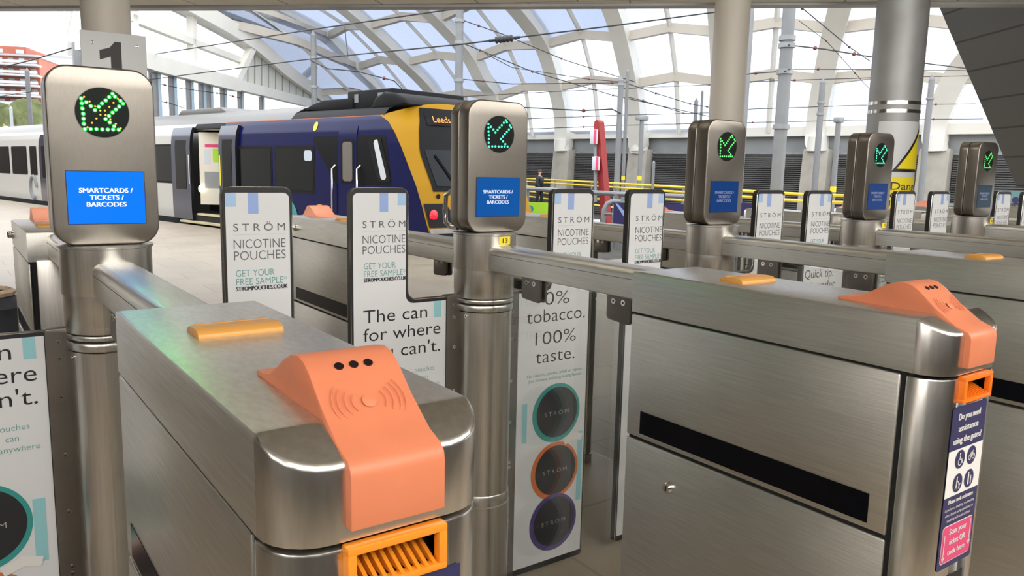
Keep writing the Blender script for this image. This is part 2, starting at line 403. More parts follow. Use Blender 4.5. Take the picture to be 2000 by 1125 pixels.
tb.raw([e(-10.5, EDGE, -1.3), e(-10.5, 60, -1.3), e(-10.5, 60, 0), e(-10.5, EDGE, 0)], [[0, 1, 2, 3]], 'wall_band_grey')
struct(tb.build('floor', smooth=0))

CA = math.radians(-46.9); CD = Vector((math.sin(CA), math.cos(CA), 0)); CN = Vector((-math.cos(CA), math.sin(CA), 0))   # along canopy edge, and back over the viewer
c0 = at(1000, 7, 10.2)
def K(a, b, z=0): return c0+CD*a+CN*b+Vector((0, 0, z))
cp = MB()
cp.raw([K(-40, 0), K(40, 0), K(40, 34), K(-40, 34)], [[0, 1, 2, 3]], 'soffit_panel')
cp.raw([K(-40, 0, 1.2), K(40, 0, 1.2), K(40, 34, 1.2), K(-40, 34, 1.2)], [[0, 1, 2, 3]], 'roof_cream')
cp.raw([K(-40, 0), K(40, 0), K(40, 0, 1.2), K(-40, 0, 1.2)], [[0, 1, 2, 3]], 'wall_band_grey')
struct(cp.build('ceiling', smooth=0))
tr = MB(); tr.bar(K(-40, -.12, .02), K(40, -.12, .02), .2, .1, 'galvanised'); struct(tr.build('trim_1'))
wl_ = MB(); wl_.raw([(-13, 60, 0), (-13, 220, 0), (-13, 220, 13), (-13, 60, 13)], [[0, 1, 2, 3]], 'brick_soot'); wl_.raw([(-13, -9, 0), (-13, 60, 0), (-13, 60, 9), (-13, -9, 9)], [[0, 1, 2, 3]], 'plaster_cream'); struct(wl_.build('wall_left', smooth=0))  # unseen wall added for reflections: dark far stretch, pale near stretch
wb = MB(); wb.raw([(-26, -9, 0), (22, -9, 0), (22, -9, 6), (-26, -9, 6)], [[0, 1, 2, 3]], 'wall_render'); struct(wb.build('wall_back', smooth=0))
# dark leaning cladding at the right
kt = at(1826, -6, 12); kb = at(1985, 364, 12)
ka = math.radians(34); KD = Vector((-math.sin(ka), -math.cos(ka), 0))
kr = Vector((math.cos(ka), -math.sin(ka), 0))
dk = MB(kb)
P = [kt, kb, kb+KD*10, kt+KD*10, kt+kr*9, kb+kr*9, kb+KD*10+kr*9, kt+KD*10+kr*9]
dk.raw(P, [[0, 1, 2, 3], [0, 4, 5, 1], [1, 5, 6, 2], [3, 7, 4, 0]], 'dark_cladding')
struct(dk.build('wall_right', smooth=0))

# ------------------------------------------------------------------ ticket gate cabinets
GX = [.3488+1.2375*k for k in range(8)]; YC = 2.384
ZT, ZS, ZL, ZF = 1.4055, 1.2984, .959, 1.378
W = .122; YN = .736; YF = .68; YB = 1.49
CY = 1.085                                              # y of a near cabinet's base
def plan(w=W, inset=0):
    a = w-inset; return rounded([(-a, YB-inset), (-a, YF+inset), (a, YF+inset), (a, YB-inset)], [0, .056, .056, 0], 6)
def lid_mesh():
    """rounded plan; flat top to the crease, then a bevelled nose"""
    o = (0, CY, 0); b = bmesh.new()
    a = W; arc = [p for p in plan()]
    pts = arc
    zt = lambda y: ZT if y >= YN-1e-6 else ZF+(ZT-ZF)*(y-YF)/(YN-YF)
    lo = [b.verts.new((x, y, ZS)) for x, y in pts]; hi = [b.verts.new((x, y, zt(y))) for x, y in pts]
    n = len(pts)
    for i in range(n): b.faces.new((lo[i], lo[(i+1) % n], hi[(i+1) % n], hi[i]))
    b.faces.new(lo[::-1])
    nose = [i for i in range(n) if pts[i][1] <= YN+1e-6]
    back = [i for i in range(n) if i not in nose]
    b.faces.new([hi[i] for i in nose])
    b.faces.new([hi[0], hi[nose[0]], hi[nose[-1]], hi[n-1]])
    bmesh.ops.recalc_face_normals(b, faces=b.faces[:])
    es = [e for e in b.edges if len(e.link_faces) == 2 and e.calc_face_angle(0) > .35 and max(v.co.z for v in e.verts) > ZS+.01 and min(v.co.z for v in e.verts) > ZS+.01]
    bmesh.ops.bevel(b, geom=es, offset=.006, segments=2, affect='EDGES', profile=.5, clamp_overlap=True)
    bmesh.ops.triangulate(b, faces=[f for f in b.faces if len(f.verts) > 4])
    return MB(o).bm(b, 'steel_brushed_level')
def make_cabinet(label, far=False, sticker=False):
    o = (0, CY, 0)
    t = thing('gate_cabinet', o, label, 'ticket gate')
    B = lambda: MB(o)
    core = B(); core.prism([(-W+.006, YB-.006), (-W+.006, YF+.055), (W-.006, YF+.055), (W-.006, YB-.006)], .0, ZS+.004, 'shadow_gap'); core.box(-W-.004, W+.004, YF+.02, YB, 0, .05, 'steel_dark_strip')
    core.build('core', t)
    lid = lid_mesh().build('lid', t)
    # upper face split by material: the top sheet is brushed across
    lid.data.materials.append(MATS['steel_brushed_top']); lid.data.materials.append(MATS['steel_cap'])
    for p in lid.data.polygons:
        c = p.center/S; 
        if p.normal.z > .8: p.material_index = 1
        if c.y+CY < YN-.001: p.material_index = 2
    # side panels: upper and lower on both sides, U-shaped end cap
    for sx in (-1, 1):
        for nm, z0, z1 in (('upper_panel', ZL+.004, ZS-.006), ('lower_panel', .055, ZL-.004)):
            q = B(); x0, x1 = (W-.007)*sx, W*sx
            q.box(min(x0, x1), max(x0, x1), YN+.022, YB, z0, z1, 'steel_brushed_level', .0045)
            pn = q.build(nm, t)
            if nm == 'upper_panel':
                g = B(); a, c = (W-.002)*sx, (W+.0012)*sx
                g.box(min(a, c), max(a, c), .797, 1.44, .976, 1.037, 'black_gloss'); g.build('sensor_window', pn)
            elif sx < 0:
                k = B(); k.lathe([(.0, .014), (.011, .014), (.0145, .010), (.0165, .003), (.0165, -.002)], (-W, 1.325, .865), 'steel_polished', 20, (-1, 0, 0))
                k.box(-W-.0148, -W-.0138, 1.323, 1.327, .858, .872, 'shadow_gap'); k.build('lock', pn)
    cap = rounded([(-W, YN+.012), (-W, YF), (W, YF), (W, YN+.012)], [0, .056, .056, 0], 6)
    q = B(); q.prism(cap, .055, ZS-.006, 'steel_cap', bev=.004); ec = q.build('end_cap', t)
    if not far:                                          # a real opening behind the ticket slot
        k = B(); k.box(-.046, .046, YF-.03, YF+.045, 1.253, 1.2865, 'shadow_gap'); ko = k.build('cutter', t)
        md = ec.modifiers.new('opening', 'BOOLEAN'); md.object = ko; md.solver = 'EXACT'
        dg = bpy.context.evaluated_depsgraph_get(); dg.update(); me_ = bpy.data.meshes.new_from_object(ec.evaluated_get(dg)); ec.modifiers.clear(); ec.data = me_
        bpy.data.objects.remove(ko)
    # back end: raised door between the side returns
    q = B(); q.box(-W*.62, W*.80, YB-.002, YB+.012, .06, 1.306, 'steel_brushed_upright', .004); q.build('end_door', t)
    if far:
        q = B(); q.lathe([(.0, .022), (.010, .022), (.014, .018), (.014, .006), (.018, .004), (.018, 0)], (W, .80, 1.345), 'steel_polished', 18, (1, 0, 0)); q.build('lid_lock', lid)
    # card reader
    prof = [(.945, ZT), (.945, ZT+.007), (.918, ZT+.008), (.897, ZT+.013), (.873, ZT+.026), (.850, ZT+.040), (.828, ZT+.0495), (.806, ZT+.0535), (.788, ZT+.050), (.772, ZT+.040), (.74, ZT+.012), (.70, ZF+.012), (.6765, 1.381), (.670, 1.374), (.668, 1.365), (.668, 1.312), (.684, 1.312), (.684, ZF-.006), (YN, ZT-.005)]
    q = B(); q.prism(prof, -.0525, .0525, 'reader_pink' if far else 'reader_orange', lambda a, b_, h: (h, a, b_), .0025, 2)
    rd = q.build('card_reader', t)
    if not far:
        sl = lambda yy: ZT+.040+(yy-.772)*(.040-(ZF+.012-ZT))/(.772-.70)
        nrm = Vector((0, -(.068), .072)).normalized()
        q = B()
        for dx in (-.017, 0, .017):
            c = Vector((dx, .776, ZT+.0435)); q.lathe([(0, .0006), (.0052, .0006), (.0052, -.002)], c, 'sensor_dot', 14, (0, -.5, .87))
        q.build('sensor_dots', rd)
        q = B()
        fr = lambda u, v: Vector((u, .737, 0)) + Vector((0, v*.726, sl(.737)+v*.687))
        def arc(r0, a0, a1):
            pts = [fr(r0*math.cos(a), r0*math.sin(a)*.9) for a in [a0+(a1-a0)*i/10 for i in range(11)]]
            q.tube(pts, .0007, 'reader_orange', 6)
        for r0 in (.019, .027, .035, .041):
            arc(r0, -.62, .62); arc(r0, PI-.62, PI+.62)
        q.lathe([(0, .0012), (.004, .001), (.008, 0)], fr(0, 0), 'reader_orange', 18, nrm)
        q.build('contactless_mark', rd)
        # ticket slot: raised orange frame with a ribbed mouth
        mt = 'slot_orange' if sticker else 'slot_amber'
        q = B(); x0, x1, z0, z1 = -.056, .056, 1.245, 1.2955; yo = YF-.012; yi = YF-.001
        ix0, ix1, iz0, iz1 = x0+.010, x1-.010, z0+.008, z1-.009
        q.box(x0, x1, yo, YF+.004, iz1, z1, mt, .002); q.box(x0, x1, yo, YF+.004, z0, iz0, mt, .002)
        q.box(x0, ix0, yo, YF+.004, iz0-.002, iz1+.002, mt, .002); q.box(ix1, x1, yo, YF+.004, iz0-.002, iz1+.002, mt, .002)
        yd = YF+.040
        for quad in ([(ix0, yd, iz0), (ix1, yd, iz0), (ix1, yd, iz1), (ix0, yd, iz1)], [(ix0, yi, iz0), (ix1, yi, iz0), (ix1, yd, iz0), (ix0, yd, iz0)], [(ix0, yi, iz1), (ix1, yi, iz1), (ix1, yd, iz1), (ix0, yd, iz1)],
                     [(ix0, yi, iz0), (ix0, yd, iz0), (ix0, yd, iz1), (ix0, yi, iz1)], [(ix1, yi, iz0), (ix1, yd, iz0), (ix1, yd, iz1), (ix1, yi, iz1)]): q.raw(quad, [[0, 1, 2, 3]], mt)
        for i in range(10):
            xx = ix0+.004+i*(ix1-ix0-.008)/9
            q.raw([(xx-.0022, yo+.001, iz0), (xx+.0022, yo+.001, iz0), (xx+.0022, yd, iz0+.022), (xx-.0022, yd, iz0+.022), (xx-.0022, yd, iz0), (xx+.0022, yd, iz0)],
                  [[0, 1, 2, 3], [0, 3, 4], [1, 5, 2]], mt)
        q.build('ticket_slot', ec)
    # amber indicator bar
    q = B(); pr = [(1.186, ZT-.001), (1.188, ZT+.006), (1.196, ZT+.0115), (1.215, ZT+.0125), (1.240, ZT+.011), (1.255, ZT+.006), (1.257, ZT-.001)]
    q.prism(pr, -.060, .068, 'amber_lens', lambda a, b_, h: (h, a, b_), .0015); q.box(-.052, .060, 1.244, 1.248, ZT+.0095, ZT+.0115, 'amber_lens'); q.build('indicator_bar', t)
    if not far:
        q = B(); Y = YF-.0012
        fr = lambda u, v: (u, Y, v)
        fr2 = lambda u, v: (u, Y-.0006, v); fr3 = lambda u, v: (u, Y-.0012, v)
        x0, x1 = -.070, .066
        if sticker:
            q.flat(rounded([(x0, .906), (x1, .906), (x1, 1.236), (x0, 1.236)], .006, 3), 'sticker_navy', fr)
            for i, s_ in enumerate(('Do you need', 'assistance', 'using the gates?')):
                q.text(s_, -.002, 1.209-.0235*i, .0125, 'sticker_white', fr2, [.086, .078, .112][i], 0, 'CENTER', bold=.0005)
            q.rect(x0, x1, 1.056, 1.150, 'sticker_white', fr2)
            for ix, iz, kind in ((-.024, 1.128, 'w'), (.022, 1.128, 'b'), (-.024, 1.080, 'p'), (.022, 1.080, 'f')):
                q.disc((ix, Y-.0012, iz), .019, 'sticker_navy', (1, 0, 0), (0, 0, 1), 24)
                f4 = lambda u, v, ix=ix, iz=iz: (ix+u, Y-.0018, iz+v)
                f4v = lambda u, v: Vector(f4(u, v))
                ln = lambda pts, r=.0012: [q.rect(0, 1, -r, r, 'sticker_white', lambda a, b_, p=p, w_=w_: tuple(f4v(*(Vector(p)+(Vector(w_)-Vector(p))*a+Vector((-(w_[1]-p[1]), w_[0]-p[0])).normalized()*b_)))) for p, w_ in zip(pts, pts[1:])]
                def ring(cx_, cz_, r):
                    ln([(cx_+r*math.cos(2*PI*i/14), cz_+r*math.sin(2*PI*i/14)) for i in range(15)], .0009)
                def head(cx_, cz_, r=.0022): q.disc(f4(cx_, cz_), r, 'sticker_white', (1, 0, 0), (0, 0, 1), 12)
                if kind == 'w': head(-.002, .0115); ln([(-.002, .008), (-.001, .0), (.006, .0), (.009, -.009)], .0015); ring(-.001, -.005, .0068)
                if kind == 'b': ring(-.007, -.003, .0052); ring(.007, -.003, .0052); ln([(-.007, -.003), (-.003, .005), (.004, .005), (0, -.003), (-.007, -.003)], .0009); ln([(0, -.003), (-.004, .007)], .0009); ln([(.007, -.003), (.003, .008), (.006, .009)], .0009)
                if kind == 'p': head(-.004, .0115); ln([(-.004, .009), (-.005, -.001)], .0022); ln([(-.005, -.001), (-.009, -.012)]); ln([(-.005, -.001), (-.001, -.012)]); ln([(-.004, .006), (.003, .0)], .001); ln([(.003, 0), (.006, -.008), (.010, -.002)], .001); ring(.006, -.0105, .0018)
                if kind == 'f': head(-.004, .0115); ln([(-.004, .009), (-.004, -.002)], .0026); ln([(-.0055, -.002), (-.0055, -.012)], .0012); ln([(-.0025, -.002), (-.0025, -.012)], .0012); head(.006, .004, .0018); ln([(.006, .002), (.006, -.005)], .0021); ln([(.005, -.005), (.005, -.012)], .001); ln([(.007, -.005), (.007, -.012)], .001)
            q.text('Please seek assistance', -.002, 1.041, .0085, 'sticker_white', fr2, .098, 0, 'CENTER', bold=.0004)
            for i, s_ in enumerate(('if you have a disability, are travelling', 'with a bicycle, using a pushchair or', 'travelling with small children.')):
                q.text(s_, -.002, 1.027-.0115*i, .0055, 'sticker_white', fr2, [.118, .114, .096][i], 0, 'CENTER')
            q.flat(rounded([(x0+.008, .918), (x1-.008, .918), (x1-.008, .996), (x0+.008, .996)], .008, 4), 'sticker_white', fr2)
            q.flat(rounded([(x0+.0095, .9195), (x1-.0095, .9195), (x1-.0095, .9945), (x0+.0095, .9945)], .007, 4), 'sticker_pink', fr3)
            f5 = lambda u, v: (u, Y-.0018, v)
            for i, s_ in enumerate(('Scan your', 'ticket QR', 'code here')):
                q.text(s_, -.002, .976-.0215*i, .0115, 'sticker_white', f5, [.070, .064, .068][i], 0, 'CENTER', bold=.0004)
            for xx, zt_, zb in ((-.053, .978, .926), (.049, .990, .938)):
                q.rect(xx-.0012, xx+.0012, zb, zt_, 'sticker_white', f5); q.flat([(xx-.006, zb+.006), (xx, zb-.004), (xx+.006, zb+.006)], 'sticker_white', f5)
            q.rect(-.045, .040, .70, .885, 'train_glass', fr)
        else:
            q.rect(.03, .078, .92, 1.240, 'sticker_navy', fr)
        q.build('assistance_sticker' if sticker else 'blue_sticker', ec)
    return t
near = make_cabinet('steel gate cabinet nearest the camera, its orange reader facing us'); near.location = Vector((GX[0], CY, 0))*S
stick = make_cabinet('steel gate cabinet bearing the navy assistance sticker, black slot on its side', sticker=True); stick.location = Vector((GX[1], CY, 0))*S
dup(stick, (GX[2], CY, 0), 'steel gate cabinet at the right edge, behind the sticker cabinet', skip=('assistance_sticker',))
YFAR = 2*YC-CY
farc = make_cabinet('steel gate cabinet with pink reader, far left behind the nearest post', far=True)
farc.location = Vector((GX[0], YFAR, 0))*S; farc.rotation_euler = (0, 0, PI)
FL = ['steel cabinet with pink reader seen between the two leftmost posters', 'steel cabinet top with pink reader right of the post numbered 13',
      'steel cabinet top seen left of the third display post', 'steel cabinet top seen right of the third display post', 'steel cabinet top seen left of the fourth display post',
      'steel cabinet top seen right of the fourth display post', 'farthest steel cabinet top, left of the last display post']
for k in range(1, 8):
    x = GX[k] if k < 8 else 0
    dup(farc, (x, YFAR, 0), FL[k-1], rz=PI)
for o in [o for o in C.objects if o.name.startswith('gate_cabinet')]: o['group'] = 'ticket gate cabinets'

# ------------------------------------------------------------------ rails with hung glass
def make_rail(label):
    o = (0, YC, 0); t = thing('gate_rail', o, label, 'handrail')
    q = MB(o); pr = rounded([(-.05, 1.312), (.06, 1.312), (.06, 1.398), (-.05, 1.398)], [.006, .006, .022, .022], 4)
    q.prism(pr, YB+.0005, YC-.10, 'steel_brushed_level', lambda a, b, h: (a, h if h < 2 else YC-math.sqrt(.1150**2-a*a), b)); r_ = q.build('top_rail', t)
    q = MB(o); q.box(-.0506, .0606, YB+.001, YC-.112, 1.368, 1.3692, 'shadow_gap'); q.build('rail_seam', r_)
    q = MB(o); gp = rounded([(1.52, .12), (2.27, .12), (2.27, 1.305), (1.52, 1.305)], [.03, .03, 0, 0], 4)
    q.prism(gp, -.032, -.022, 'gate_glass', lambda a, b, h: (h, a, b)); q.build('glass_panel', t, smooth=0)
    q = MB(o); q.tube([(-.027, 1.515, 1.305), (-.027, 1.515, .12)], .008, 'steel_dark_strip', 8); q.build('glass_edge', t)
    for y0 in (1.575, 1.993):
        cl = rounded([(y0, 1.235), (y0+.1, 1.242), (y0+.1, 1.318), (y0, 1.318)], [.012, .012, 0, 0], 3)
        q = MB(o); q.prism(cl, -.043, -.033, 'steel_dark_strip', lambda a, b, h: (h, a, b), .002); c = q.build('clamp', t)
        q = MB(o); q.prism(cl, -.021, -.012, 'steel_dark_strip', lambda a, b, h: (h, a, b), .002); q.box(-.034, -.02, y0+.02, y0+.08, 1.29, 1.315, 'shadow_gap'); q.build('clamp_plate', c)
        for yy in (y0+.03, y0+.07):
            for sx in (-1, 1):
                q = MB(o)
                q.lathe([(.0035, .0025), (.0085, .0025), (.0085, -.001)], (-.043 if sx < 0 else -.012, yy, 1.297), 'steel_polished', 14, (sx, 0, 0))
                q.lathe([(0, .001), (.0036, .001)], (-.043 if sx < 0 else -.012, yy, 1.297), 'shadow_gap', 8, (sx, 0, 0))
                q.build('bolt', c)
    return t
rail0 = make_rail('steel rail joining the nearest cabinet to its display post'); rail0.location = Vector((GX[0], YC, 0))*S
RL = ['steel rail above the tobacco poster, joining post 13 to the sticker cabinet', 'steel rail right of the third display post, above the quick tip poster',
      'steel rail leaving the fourth display post towards the right edge', 'steel rail leaving the last display post towards the right edge']
for k in range(1, 5): dup(rail0, (GX[k], YC, 0), RL[k-1])
RF = ['far side rail behind the nearest display post', 'far side rail left of post 13 with one clamp showing', 'far side rail left of the third post, seen between two posters', 'far side rail left of the fourth display post', 'far side rail left of the last display post', 'far side rail right of the last display post']
for k in range(6): dup(rail0, (GX[k], YC, 0), RF[k], rz=PI)
for o in [o for o in C.objects if o.name.startswith('gate_rail')]: o['group'] = 'gate rails'

# ------------------------------------------------------------------ display posts with paddles
LED_G = [(268,247),(292,267),(315,287),(335,308),(355,290),(373,272),(393,256),(412,238),(430,220),(442,235),(470,257),(483,272),(462,288),(443,304),(425,320),(406,338),(387,355),(408,373),(430,393),(453,412),(424,411),(396,411),(367,410),(337,408),(308,408),(278,408),(274,380),(274,353),(274,327),(271,300),(270,273)]
LED_O = [(283,238),(310,262),(336,287),(362,310),(386,310),(362,332),(388,333),(340,352),(316,375),(292,398),(412,357),(440,380),(465,404),(410,290),(433,268),(457,246)]
def led_uv(p): return (p[0]-373)/560*.253, -(p[1]-.05*(p[0]-373)-321)/960*.46
ZH0, ZH1 = 1.4415, 1.9014; HW = .1265; HY = 2.3264
MS = []
def make_post(label, led='led_green', scr='screen_blue_bright', stx='screen_text', number=None, amber=False, right='tobacco', left='can', hx=0.0, detail=True):
    o = (0, YC, 0); t = thing('gate_display_post', o, label, 'display post')
    B = lambda: MB(o); c = (0, YC, 0)
    q = B(); q.lathe([(.104, 0), (.104, 1.156)], c, 'steel_brushed_upright', 40); lower = q.build('lower_tube', t)
    for ax in (-.35, -1.9):
        q = B(); q.lathe([(.0035, .002), (.007, .002), (.007, -.002)], (math.cos(ax-.9)*.104, YC+math.sin(ax-.9)*.104, 1.142), 'steel_polished', 12, (math.cos(ax-.9), math.sin(ax-.9), 0))
        q.build('screw', lower)
    q = B(); q.lathe([(.100, 1.156), (.100, 1.2)], c, 'shadow_gap', 32); q.build('collar_gap', t)
    for z0, z1 in ((1.160, 1.183), (1.189, 1.203)):
        q = B(); q.lathe([(.098, z0), (.1065, z0), (.108, z0+.002), (.108, z1-.002), (.1065, z1), (.098, z1)], c, 'steel_brushed_upright', 40); q.build('collar_ring', t)
    q = B(); q.lathe([(.1, 1.207), (.109, 1.207), (.109, 1.231), (.110, 1.2325), (.110, 1.309)], c, 'steel_brushed_upright', 40); q.build('middle_sleeve', t)
    q = B(); q.lathe([(.110, 1.309), (.113, 1.309), (.1135, 1.311), (.1135, 1.432), (.118, 1.434), (.118, 1.440), (.09, 1.4405), (0, 1.4405)], c, 'steel_brushed_upright', 44); up = q.build('upper_sleeve', t)
    q = B(); q.lathe([(.104, 0), (.109, 0), (.109, .425), (.104, .43)], c, 'steel_brushed_upright', 40); q.lathe([(.104, .43), (.107, .43), (.107, .465), (.104, .47)], c, 'steel_brushed_upright', 40); q.build('base_sleeve', t)
    if number:
        q = B()
        a0 = -1.62+.12
        fr = lambda u, v: (math.sin(u/.1145+.10)*.1145, YC-math.cos(u/.1145+.10)*.1145, v)
        fr2 = lambda u, v: (math.sin(u/.115+.10)*.115, YC-math.cos(u/.115+.10)*.115, v)
        for i in range(6): q.rect(-.026+i*.0087, -.026+(i+1)*.0087, 1.402, 1.430, 'label_yellow', fr)
        q.text(number, 0, 1.408, .016, 'ink_black', fr2, .022, 0, 'CENTER', bold=.0006); q.build('number_label', up)
    # head: two shells with a dark gap
    rr = lambda ins: rounded([(hx-HW+ins, ZH0+ins), (hx+HW-ins, ZH0+ins), (hx+HW-ins, ZH1-ins), (hx-HW+ins, ZH1-ins)], .052, 7)
    fy = lambda a, b, h: (a, h, b)
    q = B(); q.prism(rr(.005), HY+.01, HY+.112, 'shadow_gap', fy); core = q.build('head_core', t)
    q = B(); q.prism(rr(0), HY, HY+.066, 'steel_head', fy, .0055, 3); hd = q.build('head_front', t)
    q = B(); q.prism(rr(.001), HY+.069, HY+.122, 'steel_head', fy, .006, 3); q.build('head_back', t)
    if number == '13': q = B(); q.tube([(hx-.095, HY+.115, 1.585), (hx-.10, HY+.155, 1.582), (hx-.105, HY+.185, 1.565), (hx-.105, HY+.19, 1.51), (hx-.105, HY+.185, 1.468), (hx-.10, HY+.155, 1.452), (hx-.095, HY+.115, 1.452)], .009, 'steel_polished', 10); q.build('handle', t)
    Z = 1.786; F = HY-.0008
    q = B(); q.disc((hx, F, Z), .0650, 'steel_dark_strip', (1, 0, 0), (0, 0, 1), 40); q.disc((hx, F-.0005, Z), .0635, 'arrow_lens', (1, 0, 0), (0, 0, 1), 40); dsc = q.build('arrow_window', hd, smooth=0)
    q = B()
    for p in LED_G:
        u, v = led_uv(p); q.lathe([(0, .0022), (.0026, .0016), (.0030 if amber else .0042, 0)], (hx+u, F-.0007, Z+v), led, 10, (0, -1, 0))
        if amber: q.lathe([(.0026, .0012), (.0052, .0002)], (hx+u, F-.0007, Z+v), 'led_green_lens', 12, (0, -1, 0))  # glowing ring stands in for the halo round each bright LED
    for p in (LED_O if amber else []):
        u, v = led_uv(p); q.lathe([(0, .0018), (.0016, .0012), (.0024, 0)], (hx+u, F-.0007, Z+v), 'led_amber', 8, (0, -1, 0))
    q.build('arrow_lights', hd)
    q = B(); x0, x1, z0, z1 = hx-.092, hx+.092, 1.4985, 1.634
    q.raw([(x0-.002, F, z0-.002), (x1+.002, F, z0-.002), (x1+.002, F, z1+.002), (x0-.002, F, z1+.002)], [[0, 1, 2, 3]], 'black_plastic')
    q.raw([(x0, F-.0005, z0), (x1, F-.0005, z0), (x1, F-.0005, z1), (x0, F-.0005, z1)], [[0, 1, 2, 3]], scr)
    fr = lambda u, v: (hx+u, F-.001, v)
    for i, (s_, wd_) in enumerate((('SMARTCARDS /', .127), ('TICKETS /', .080), ('BARCODES', .094))):
        q.text(s_, -.001+(.001 if i == 1 else 0), 1.5795-.0182*i, .0118, stx, fr, wd_, 0, 'CENTER', bold=.0005)
    q.build('screen', hd, smooth=0)
    for sg in (-1, 1): make_paddle(t, o, sg, right if sg > 0 else left, detail)
    return t
def make_paddle(t, o, sg, right, detail=True):
    """hinged leaf: wide below, narrow upright above, poster on its face"""
    q = MB(o); yf, yb = YC, YC+.030
    fy = lambda a, b, h: (sg*a, h, b)
    out = rounded([(.150, .05), (.5215, .05), (.5215, 1.594), (.3127, 1.594), (.3127, 1.212), (.150, 1.212)], [0, .01, .026, .026, .035, 0], 5)
    q.prism(out, yf+.0015, yb, 'black_plastic', fy); pd = q.build('paddle', t)
    q = MB(o); rim = rounded([(.150, .05), (.5215, .05), (.5215, 1.594), (.3127, 1.594), (.3127, 1.212), (.150, 1.212)], [0, .01, .026, .026, .035, 0], 5)
    q.tube([fy(a, b, yf+.003) for a, b in rim[1:]], .0022, 'steel_polished', 6); q.build('edge_trim', pd)
    q = MB(o); hs = rounded([(.090, .05), (.158, .05), (.158, 1.216), (.090, 1.216)], [0, 0, .006, .018], 4)
    q.prism(hs, yf-.006, yb+.004, 'steel_dark_strip', fy, .001); hinge = q.build('hinge_strip', pd)
    for z in ((1.181, 1.136, 1.028, .865, .702, .54, .52, .3, .12) if detail else ()):
        q = MB(o)
        q.lathe([(.0025, .0015), (.0062, .0015), (.0062, -.001)], (sg*.128, yf-.006, z), 'steel_polished', 12, (0, -1, 0)); q.lathe([(0, .0008), (.0027, .0008)], (sg*.128, yf-.006, z), 'shadow_gap', 8, (0, -1, 0))
        q.build('screw', hinge)
    q = MB(o); Y = yf+.0008
    pf = lambda a, b: (sg*a, Y, b); P2 = lambda a, b: (sg*a, Y-.0006, b); t2 = lambda u, v: (u, Y-.0006, v); t3 = lambda u, v: (u, Y-.0012, v); t4 = lambda u, v: (u, Y-.0018, v)
    q.flat(rounded([(.160, .075), (.5135, .075), (.5135, 1.578), (.3205, 1.578), (.3205, 1.200), (.160, 1.200)], [0, 0, .018, .018, .03, 0], 4), 'poster_white', pf)
    q.rect(.3205, .352, 1.537, 1.5775, 'ink_pale_blue', P2); q.rect(.387, .418, 1.516, 1.578, 'ink_blue', P2)
    x0 = .342 if sg > 0 else -.480; w_ = .157
    q.text('STR\u00d6M', x0, 1.464, .022, 'ink_grey', t2, w_, .004, spacing=1.5)
    q.rect(x0, x0+w_, 1.4525, 1.4535, 'ink_rule', t2)
    q.text('NICOTINE', x0, 1.412, .027, 'ink_grey', t2, w_, -.008); q.text('POUCHES', x0, 1.377, .027, 'ink_grey', t2, w_, -.008)
    q.text('GET YOUR', x0+.004, 1.327, .020, 'ink_teal', t2, .117, -.006); q.text('FREE SAMPLE*', x0+.004, 1.301, .020, 'ink_teal', t2, .155, -.006)
    q.text('STROMPOUCHES.CO.UK', x0+.004, 1.284, .0125, 'ink_black', t2, .157, bold=.0007)
    if sg < 0 or True:
        cx_ = sg*.362
        if right == 'can':
            q.rect(.180, .209, 1.142, 1.2, 'ink_light_teal', P2)
            for s_, z, w2 in (('The can', 1.145, .243), ('for where', 1.082, .297), ("you can't.", 1.019, .296)): q.text(s_, -.479, z, .044, 'ink_black', t2, w2, -.004)
            for s_, z, xr in (('pouches', .953, -.206), ('can', .924, -.232), ('anywhere.', .895, -.180)): q.text(s_, xr, z, .0165, 'ink_teal', t2, align='RIGHT', thin=-.01)
            q.rect(.182, .212, .575, .755, 'ink_light_teal', P2)
            cx_ = -.335
        elif right == 'tobacco':
            for s_, z, w2 in (('0%', 1.145, .125), ('tobacco.', 1.078, .293), ('100%', .988, .205), ('taste.', .915, .198)): q.text(s_, .348, z, .052, 'ink_black', t2, w2, -.008, 'CENTER')
            for s_, z, w2 in (('No tobacco, smoke, smell or vapour.', .862, .285), ('Just nicotine and long lasting flavour', .842, .272)): q.text(s_, .352, z, .012, 'ink_teal', t2, w2, 0, 'CENTER')
            q.rect(.190, .214, .60, .76, 'ink_light_teal', P2); q.rect(.480, .505, .30, .60, 'ink_light_teal', P2)
        else:
            for s_, z, w2 in (('Quick tip.', 1.145, .25), ('it under', 1.083, .215)): q.text(s_, -.5+(.06 if s_ != 'Quick tip.' else 0), z, .044, 'ink_black', t2, w2, -.006)
        if right != 'tip':
            for k, (mt, z) in enumerate((('can_teal', .70), ('can_orange', .455), ('can_purple', .235))):
                q.disc((cx_, Y-.0006-.0006*k, z), .122, mt, (1, 0, 0), (0, 0, 1), 40); q.disc((cx_+.004, Y-.0009-.0006*k, z+.002), .105, 'can_black', (1, 0, 0), (0, 0, 1), 40)
                q.text('STR\u00d6M', cx_, z-.009, .017, 'can_letter', (lambda u, v, k=k: (u, Y-.0024, v)), .122, -.012, 'CENTER', 1.5)
            for (px_, pz, an, dy) in ((cx_+.07, .578, .35, 0), (cx_+.11, .583, -.25, .0004)):
                ca, sa = math.cos(an), math.sin(an)
                q.raw([(px_+ca*a-sa*b, Y-.0028-dy, pz+sa*a+ca*b) for a, b in ((-.028, -.014), (.028, -.014), (.028, .014), (-.028, .014))], [[0, 1, 2, 3]], 'pouch_white')
    q.build('poster', pd, smooth=0)
PL = ['nearest display post, bright blue screen and green arrow', 'display post numbered 13 with teal arrow', 'display post in front of the tall pale column, green arrow',
      'display post beside the yellow danger sign, teal arrow, dark blue screen', 'farthest display post in view, before the dark leaning cladding', 'gate post at the right edge of the frame, only its poster leaf in view']
